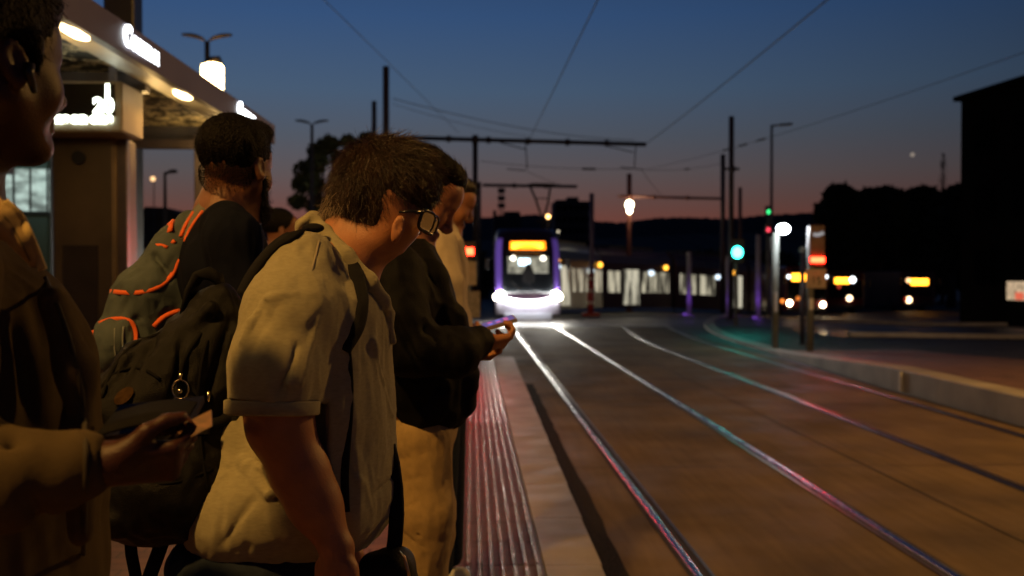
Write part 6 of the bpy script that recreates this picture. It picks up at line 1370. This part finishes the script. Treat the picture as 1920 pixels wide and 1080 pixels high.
# ------------------------------------------------------------ person with the phone
JACKET = cloth("black_bomber_jacket", (0.0035, 0.0035, 0.005), 0.7, var=0.2, bump=0.25, bscale=300, sheen=0.2)
KHAKI = cloth("khaki_twill", (0.36, 0.25, 0.11), 0.85, var=0.1, bump=0.3, bscale=600, vscale=60)
def P4():
    d = 2.68; t = thing("person", tuple(footpoint(790, 2.7)), "person in black jacket and khaki trousers looking down at a glowing phone", "person")
    f = box_px(660, 250, 1000, 900, 2.3, 3.05, 0.0045); R = headR(84, 33, 0); hc = PT(788, 368, d); head(f, hc, R, 1.0, jaw=.95); Rn = np.array(R); hh = np.array(hc)
    f.c((772, 405, 2.68), (748, 470, 2.69), 36, 40, .03); f.c((760, 500, 2.69), (790, 760, 2.70), 60, 78, .05, sy=1.3)
    f.ch([(745, 510, 2.52), (770, 650, 2.48), (840, 652, 2.50), (908, 638, 2.56)], [36, 34, 30, 19], .03); f.ch([(760, 510, 2.88), (800, 650, 2.90), (900, 640, 2.72)], [36, 32, 19], .03)
    W_ = PT(900, 646, 2.56); hand(f, W_, Vector((.80, .30, .10)), Vector((-.15, .45, .9)), curl=0.70, s=.80, thumb_side=-1); W2 = PT(872, 660, 2.72); hand(f, W2, Vector((.85, -.35, .05)), Vector((0, -.5, .85)), curl=0.6, s=.9, thumb_side=1)
    sdf_obj(f, "body", SKIN, t)
    g = box_px(690, 255, 900, 500, 2.45, 2.95, 0.0045)
    g.ell(hh+Rn@np.array((0, -.025, .045)), (.086, .104, .088), Rn); g.ell(hh+Rn@np.array((0, .035, .09)), (.064, .05, .038), Rn, .02); g.ell(hh+Rn@np.array((0, -.105, .03)), (.045, .045, .045), Rn, .02); g.ell(hh+Rn@np.array((0, -.06, -.03)), (.072, .05, .05), Rn, .03); g.cone(hh+Rn@np.array((.079, .0, .03)), hh+Rn@np.array((.080, .014, -.012)), .016, .006, .015); g.ell(hh+Rn@np.array((0, .125, -.03)), (.09, .062, .10), Rn, .012, 's')
    hairline("hair", g, BLKHAIR, BLKHAIRS, t, 3800, 0.03, lambda p: (np.array(hh+Rn@np.array((0, -.13, .02)))-p), rad_=.0006, lift=.12, jit=.35)
    s = box_px(640, 430, 960, 850, 2.28, 3.12, 0.0055)
    s.ch([(757, 472, 2.69), (750, 500, 2.69)], [46, 66], .04, sy=1.25); s.e((762, 580, 2.69), 92, .215, 130, .05); s.e((796, 705, 2.69), 92, .20, 92, .05); s.c((800, 765, 2.69), (838, 770, 2.69), 48, 34, .04, sy=2.6)
    s.ch([(740, 505, 2.50), (745, 600, 2.44), (775, 655, 2.44)], [52, 50, 48], .035); s.ch([(775, 655, 2.44), (850, 660, 2.47), (900, 640, 2.54)], [48, 40, 27], .03); s.ch([(765, 505, 2.88), (790, 650, 2.92), (880, 645, 2.74)], [52, 46, 30], .03)
    s.ch([(800, 480, 2.60), (815, 520, 2.58), (850, 600, 2.60), (872, 700, 2.62), (874, 760, 2.64)], [16, 18, 20, 20, 18], .03)
    p0 = np.array(PT(806, 800, 2.69)); nn = np.array([-.16, 0, -1.0]); s.plane(p0, nn, .02)
    for a_, c_ in (((740, 600), (790, 690)), ((800, 620), (850, 640)), ((730, 690), (830, 730)), ((850, 700), (790, 760))):
        pa, pb = s.hit(*a_), s.hit(*c_)
        if pa and pb: s.cone(pa, pb, .006, .004, .02, 's')
    so = sdf_obj(s, "jacket", JACKET, t, fold=[(.007, (9, 9, 6), 71, False), (.004, (20, 20, 14), 72, True)])
    l = box_px(660, 730, 920, 1520, 2.38, 3.02, 0.007)
    l.e((792, 800, 2.70), 64, .17, 62, .04); l.ch([(795, 830, 2.60), (800, 960, 2.59), (780, 1150, 2.60), (768, 1420, 2.60)], [56, 52, 42, 36], .03); l.ch([(790, 830, 2.80), (800, 1000, 2.81), (790, 1150, 2.82), (782, 1360, 2.82)], [56, 50, 42, 36], .03)
    for a_, c_ in (((752, 860), (800, 850)), ((755, 905), (790, 895)), ((752, 955), (784, 940)), ((835, 800), (838, 860)), ((760, 1000), (800, 1030)), ((840, 880), (780, 1010))):
        pa, pb = l.hit(*a_), l.hit(*c_)
        if pa and pb: l.cone(pa, pb, .0015, .001, .008, 's')
    sdf_obj(l, "trousers", KHAKI, t, fold=[(.004, (10, 10, 5), 73, False), (.0022, (24, 24, 12), 74, True), (.0010, (50, 50, 30), 75, True)])
    shoes(t, [(PT(768, 540, 2.60).x, 2.60), (PT(782, 540, 2.82).x, 2.82)], SHOEB, ang=0)
    q = thing("phone", tuple(PT(935, 606, 2.62)), "smartphone with a lit violet screen held by the person in the black jacket", "phone")
    a = PT(905, 616, 2.60); L_ = (PT(969, 597, 2.64)-a); Wd = Vector((-.008, .066, .008)); n = L_.cross(Wd).normalized()
    mb = MB(); mb.prism([a, a+L_, a+L_+Wd, a+Wd], -n*.010); ph = mb.obj("handset", mat("pale_phone_case", (0.30, 0.25, 0.18), 0.4), q)
    a2 = a+L_*.05+Wd*.07+n*.0008; mb = MB(); mb.prism([a2, a2+L_*.9, a2+L_*.9+Wd*.86, a2+Wd*.86], -n*.0006); sc_ = mb.obj("screen", glow("violet_phone_screen", (0.20, 0.14, 0.45), 0.55), q)
    for u in (.15, .38, .61):
        for v in (.15, .5): c = a2+L_*u+Wd*v*.86+n*.0006; mb = MB(); mb.prism([c, c+L_*.13, c+L_*.13+Wd*.22, c+Wd*.22], -n*.0004); mb.obj("app_tile", glow("pink_tile" if (u+v) % .5 < .3 else "blue_tile", (0.85, 0.18, 0.45) if (u+v) % .5 < .3 else (.3, .25, .9), 0.7), sc_)
P4()

# ------------------------------------------------------------ person in the cream hoodie beyond
def P5():
    d = 4.2; t = thing("person", tuple(footpoint(838, 4.25)), "person in cream hoodie and white trainers, mostly hidden behind the one with the phone", "person")
    f = box_px(770, 315, 930, 700, 3.8, 4.6, 0.007); R = headR(80, 22, 0); hc = PT(842, 380, d); head(f, hc, R, 1.0); Rn = np.array(R); hh = np.array(hc)
    f.c((830, 405, 4.2), (824, 440, 4.2), 24, 26, .03); f.c((827, 460, 4.22), (830, 640, 4.22), 36, 42, .05, sy=1.3); f.ch([(824, 470, 4.02), (830, 600, 4.0), (856, 650, 4.05)], [22, 20, 14], .03); W_ = PT(845, 650, 4.05); hand(f, W_, Vector((.9, .2, .3)), Vector((0, .3, .9)), .5, .95)
    sdf_obj(f, "body", SKIN, t)
    g = box_px(790, 315, 910, 450, 3.95, 4.45, 0.006); g.ell(hh+Rn@np.array((0, -.024, .045)), (.086, .104, .09), Rn); g.ell(hh+Rn@np.array((0, .04, .085)), (.066, .05, .038), Rn, .02); g.cone(hh+Rn@np.array((.07, -.03, -.02)), hh+Rn@np.array((.06, -.04, -.08)), .03, .02, .02); g.ell(hh+Rn@np.array((0, .125, -.03)), (.085, .062, .10), Rn, .012, 's')
    hairline("hair", g, DKHAIR, DKHAIRS, t, 1500, 0.03, lambda p: np.tile(np.array([-.4, 0, -1.0]), (len(p), 1)), rad_=.0009, lift=.15, jit=.4)
    CREAMC = cloth("cream_fleece", (0.55, 0.46, 0.33), 0.92, var=0.06, sheen=.3)
    s = box_px(770, 410, 930, 760, 3.8, 4.62, 0.008); s.c((827, 432, 4.2), (824, 455, 4.2), 30, 40, .04, sy=1.3); s.e((830, 510, 4.22), 50, .21, 80, .05); s.e((838, 620, 4.22), 48, .19, 80, .05); s.ch([(828, 455, 4.04), (842, 530, 4.0), (848, 610, 4.0), (850, 645, 4.04)], [30, 28, 26, 17], .03); s.ch([(844, 425, 4.16), (854, 450, 4.14), (856, 500, 4.14)], [9, 10, 9], .03)
    sdf_obj(s, "hoodie", CREAMC, t, fold=[(.006, (9, 9, 5), 81, False), (.004, (20, 20, 8), 82, True)])
    l = box_px(780, 640, 920, 1130, 3.9, 4.6, 0.01); l.e((837, 690, 4.22), 44, .16, 40, .04); l.c((834, 720, 4.10), (826, 1060, 4.10), 34, 24, .02); l.c((842, 720, 4.34), (844, 1040, 4.36), 34, 24, .02); sdf_obj(l, "trousers", JEAN, t)
    WT = mat("white_trainer", (0.6, 0.6, 0.55), 0.5, var=0.1); shoes(t, [(PT(798, 540, 4.10).x, 4.10), (PT(806, 540, 4.36).x, 4.36)], WT, ang=-.1)
P5()

# ------------------------------------------------------------ person farther back between two heads
def P6():
    t = thing("person", tuple(footpoint(530, 6.0)), "dim person in dark clothes, barely visible behind the bearded one's shoulder", "person")
    f = box_px(470, 375, 600, 620, 5.6, 6.4, 0.009); R = headR(70, 5, 0); hc = PT(528, 432, 6.0); head(f, hc, R, 1.0); f.c((520, 450, 6.0), (515, 480, 6.0), 17, 20, .03); f.c((515, 500, 6.0), (520, 600, 6.0), 34, 38, .05, sy=1.4); sdf_obj(f, "body", SKIN2, t); Rn = np.array(R); hh = np.array(hc)
    g = box_px(480, 375, 590, 480, 5.75, 6.25, 0.008); g.ell(hh+Rn@np.array((0, -.024, .047)), (.088, .106, .09), Rn); g.ell(hh+Rn@np.array((0, .125, -.02)), (.09, .065, .09), Rn, .012, 's'); sdf_obj(g, "hair", BLKHAIR, t)
    s = box_px(440, 450, 620, 800, 5.6, 6.45, 0.012); s.c((518, 478, 6), (516, 500, 6), 24, 40, .04, sy=1.5); s.e((520, 560, 6.0), 46, .23, 80, .05); s.e((522, 680, 6.0), 44, .2, 70, .05); s.ch([(515, 505, 5.8), (525, 620, 5.76), (545, 680, 5.78)], [20, 18, 14], .03); s.ch([(515, 505, 6.2), (525, 620, 6.24), (545, 680, 6.2)], [20, 18, 14], .03); sdf_obj(s, "coat", JACKET, t, fold=[(.006, (9, 9, 5), 91, True)])
    l = box_px(470, 700, 580, 960, 5.7, 6.3, 0.014); l.c((520, 730, 5.9), (518, 920, 5.9), 26, 17, .03); l.c((522, 730, 6.1), (522, 920, 6.1), 26, 17, .03); sdf_obj(l, "trousers", JEAN, t); shoes(t, [(PT(518, 540, 5.9).x, 5.9), (PT(522, 540, 6.1).x, 6.1)], SHOEB)
P6()
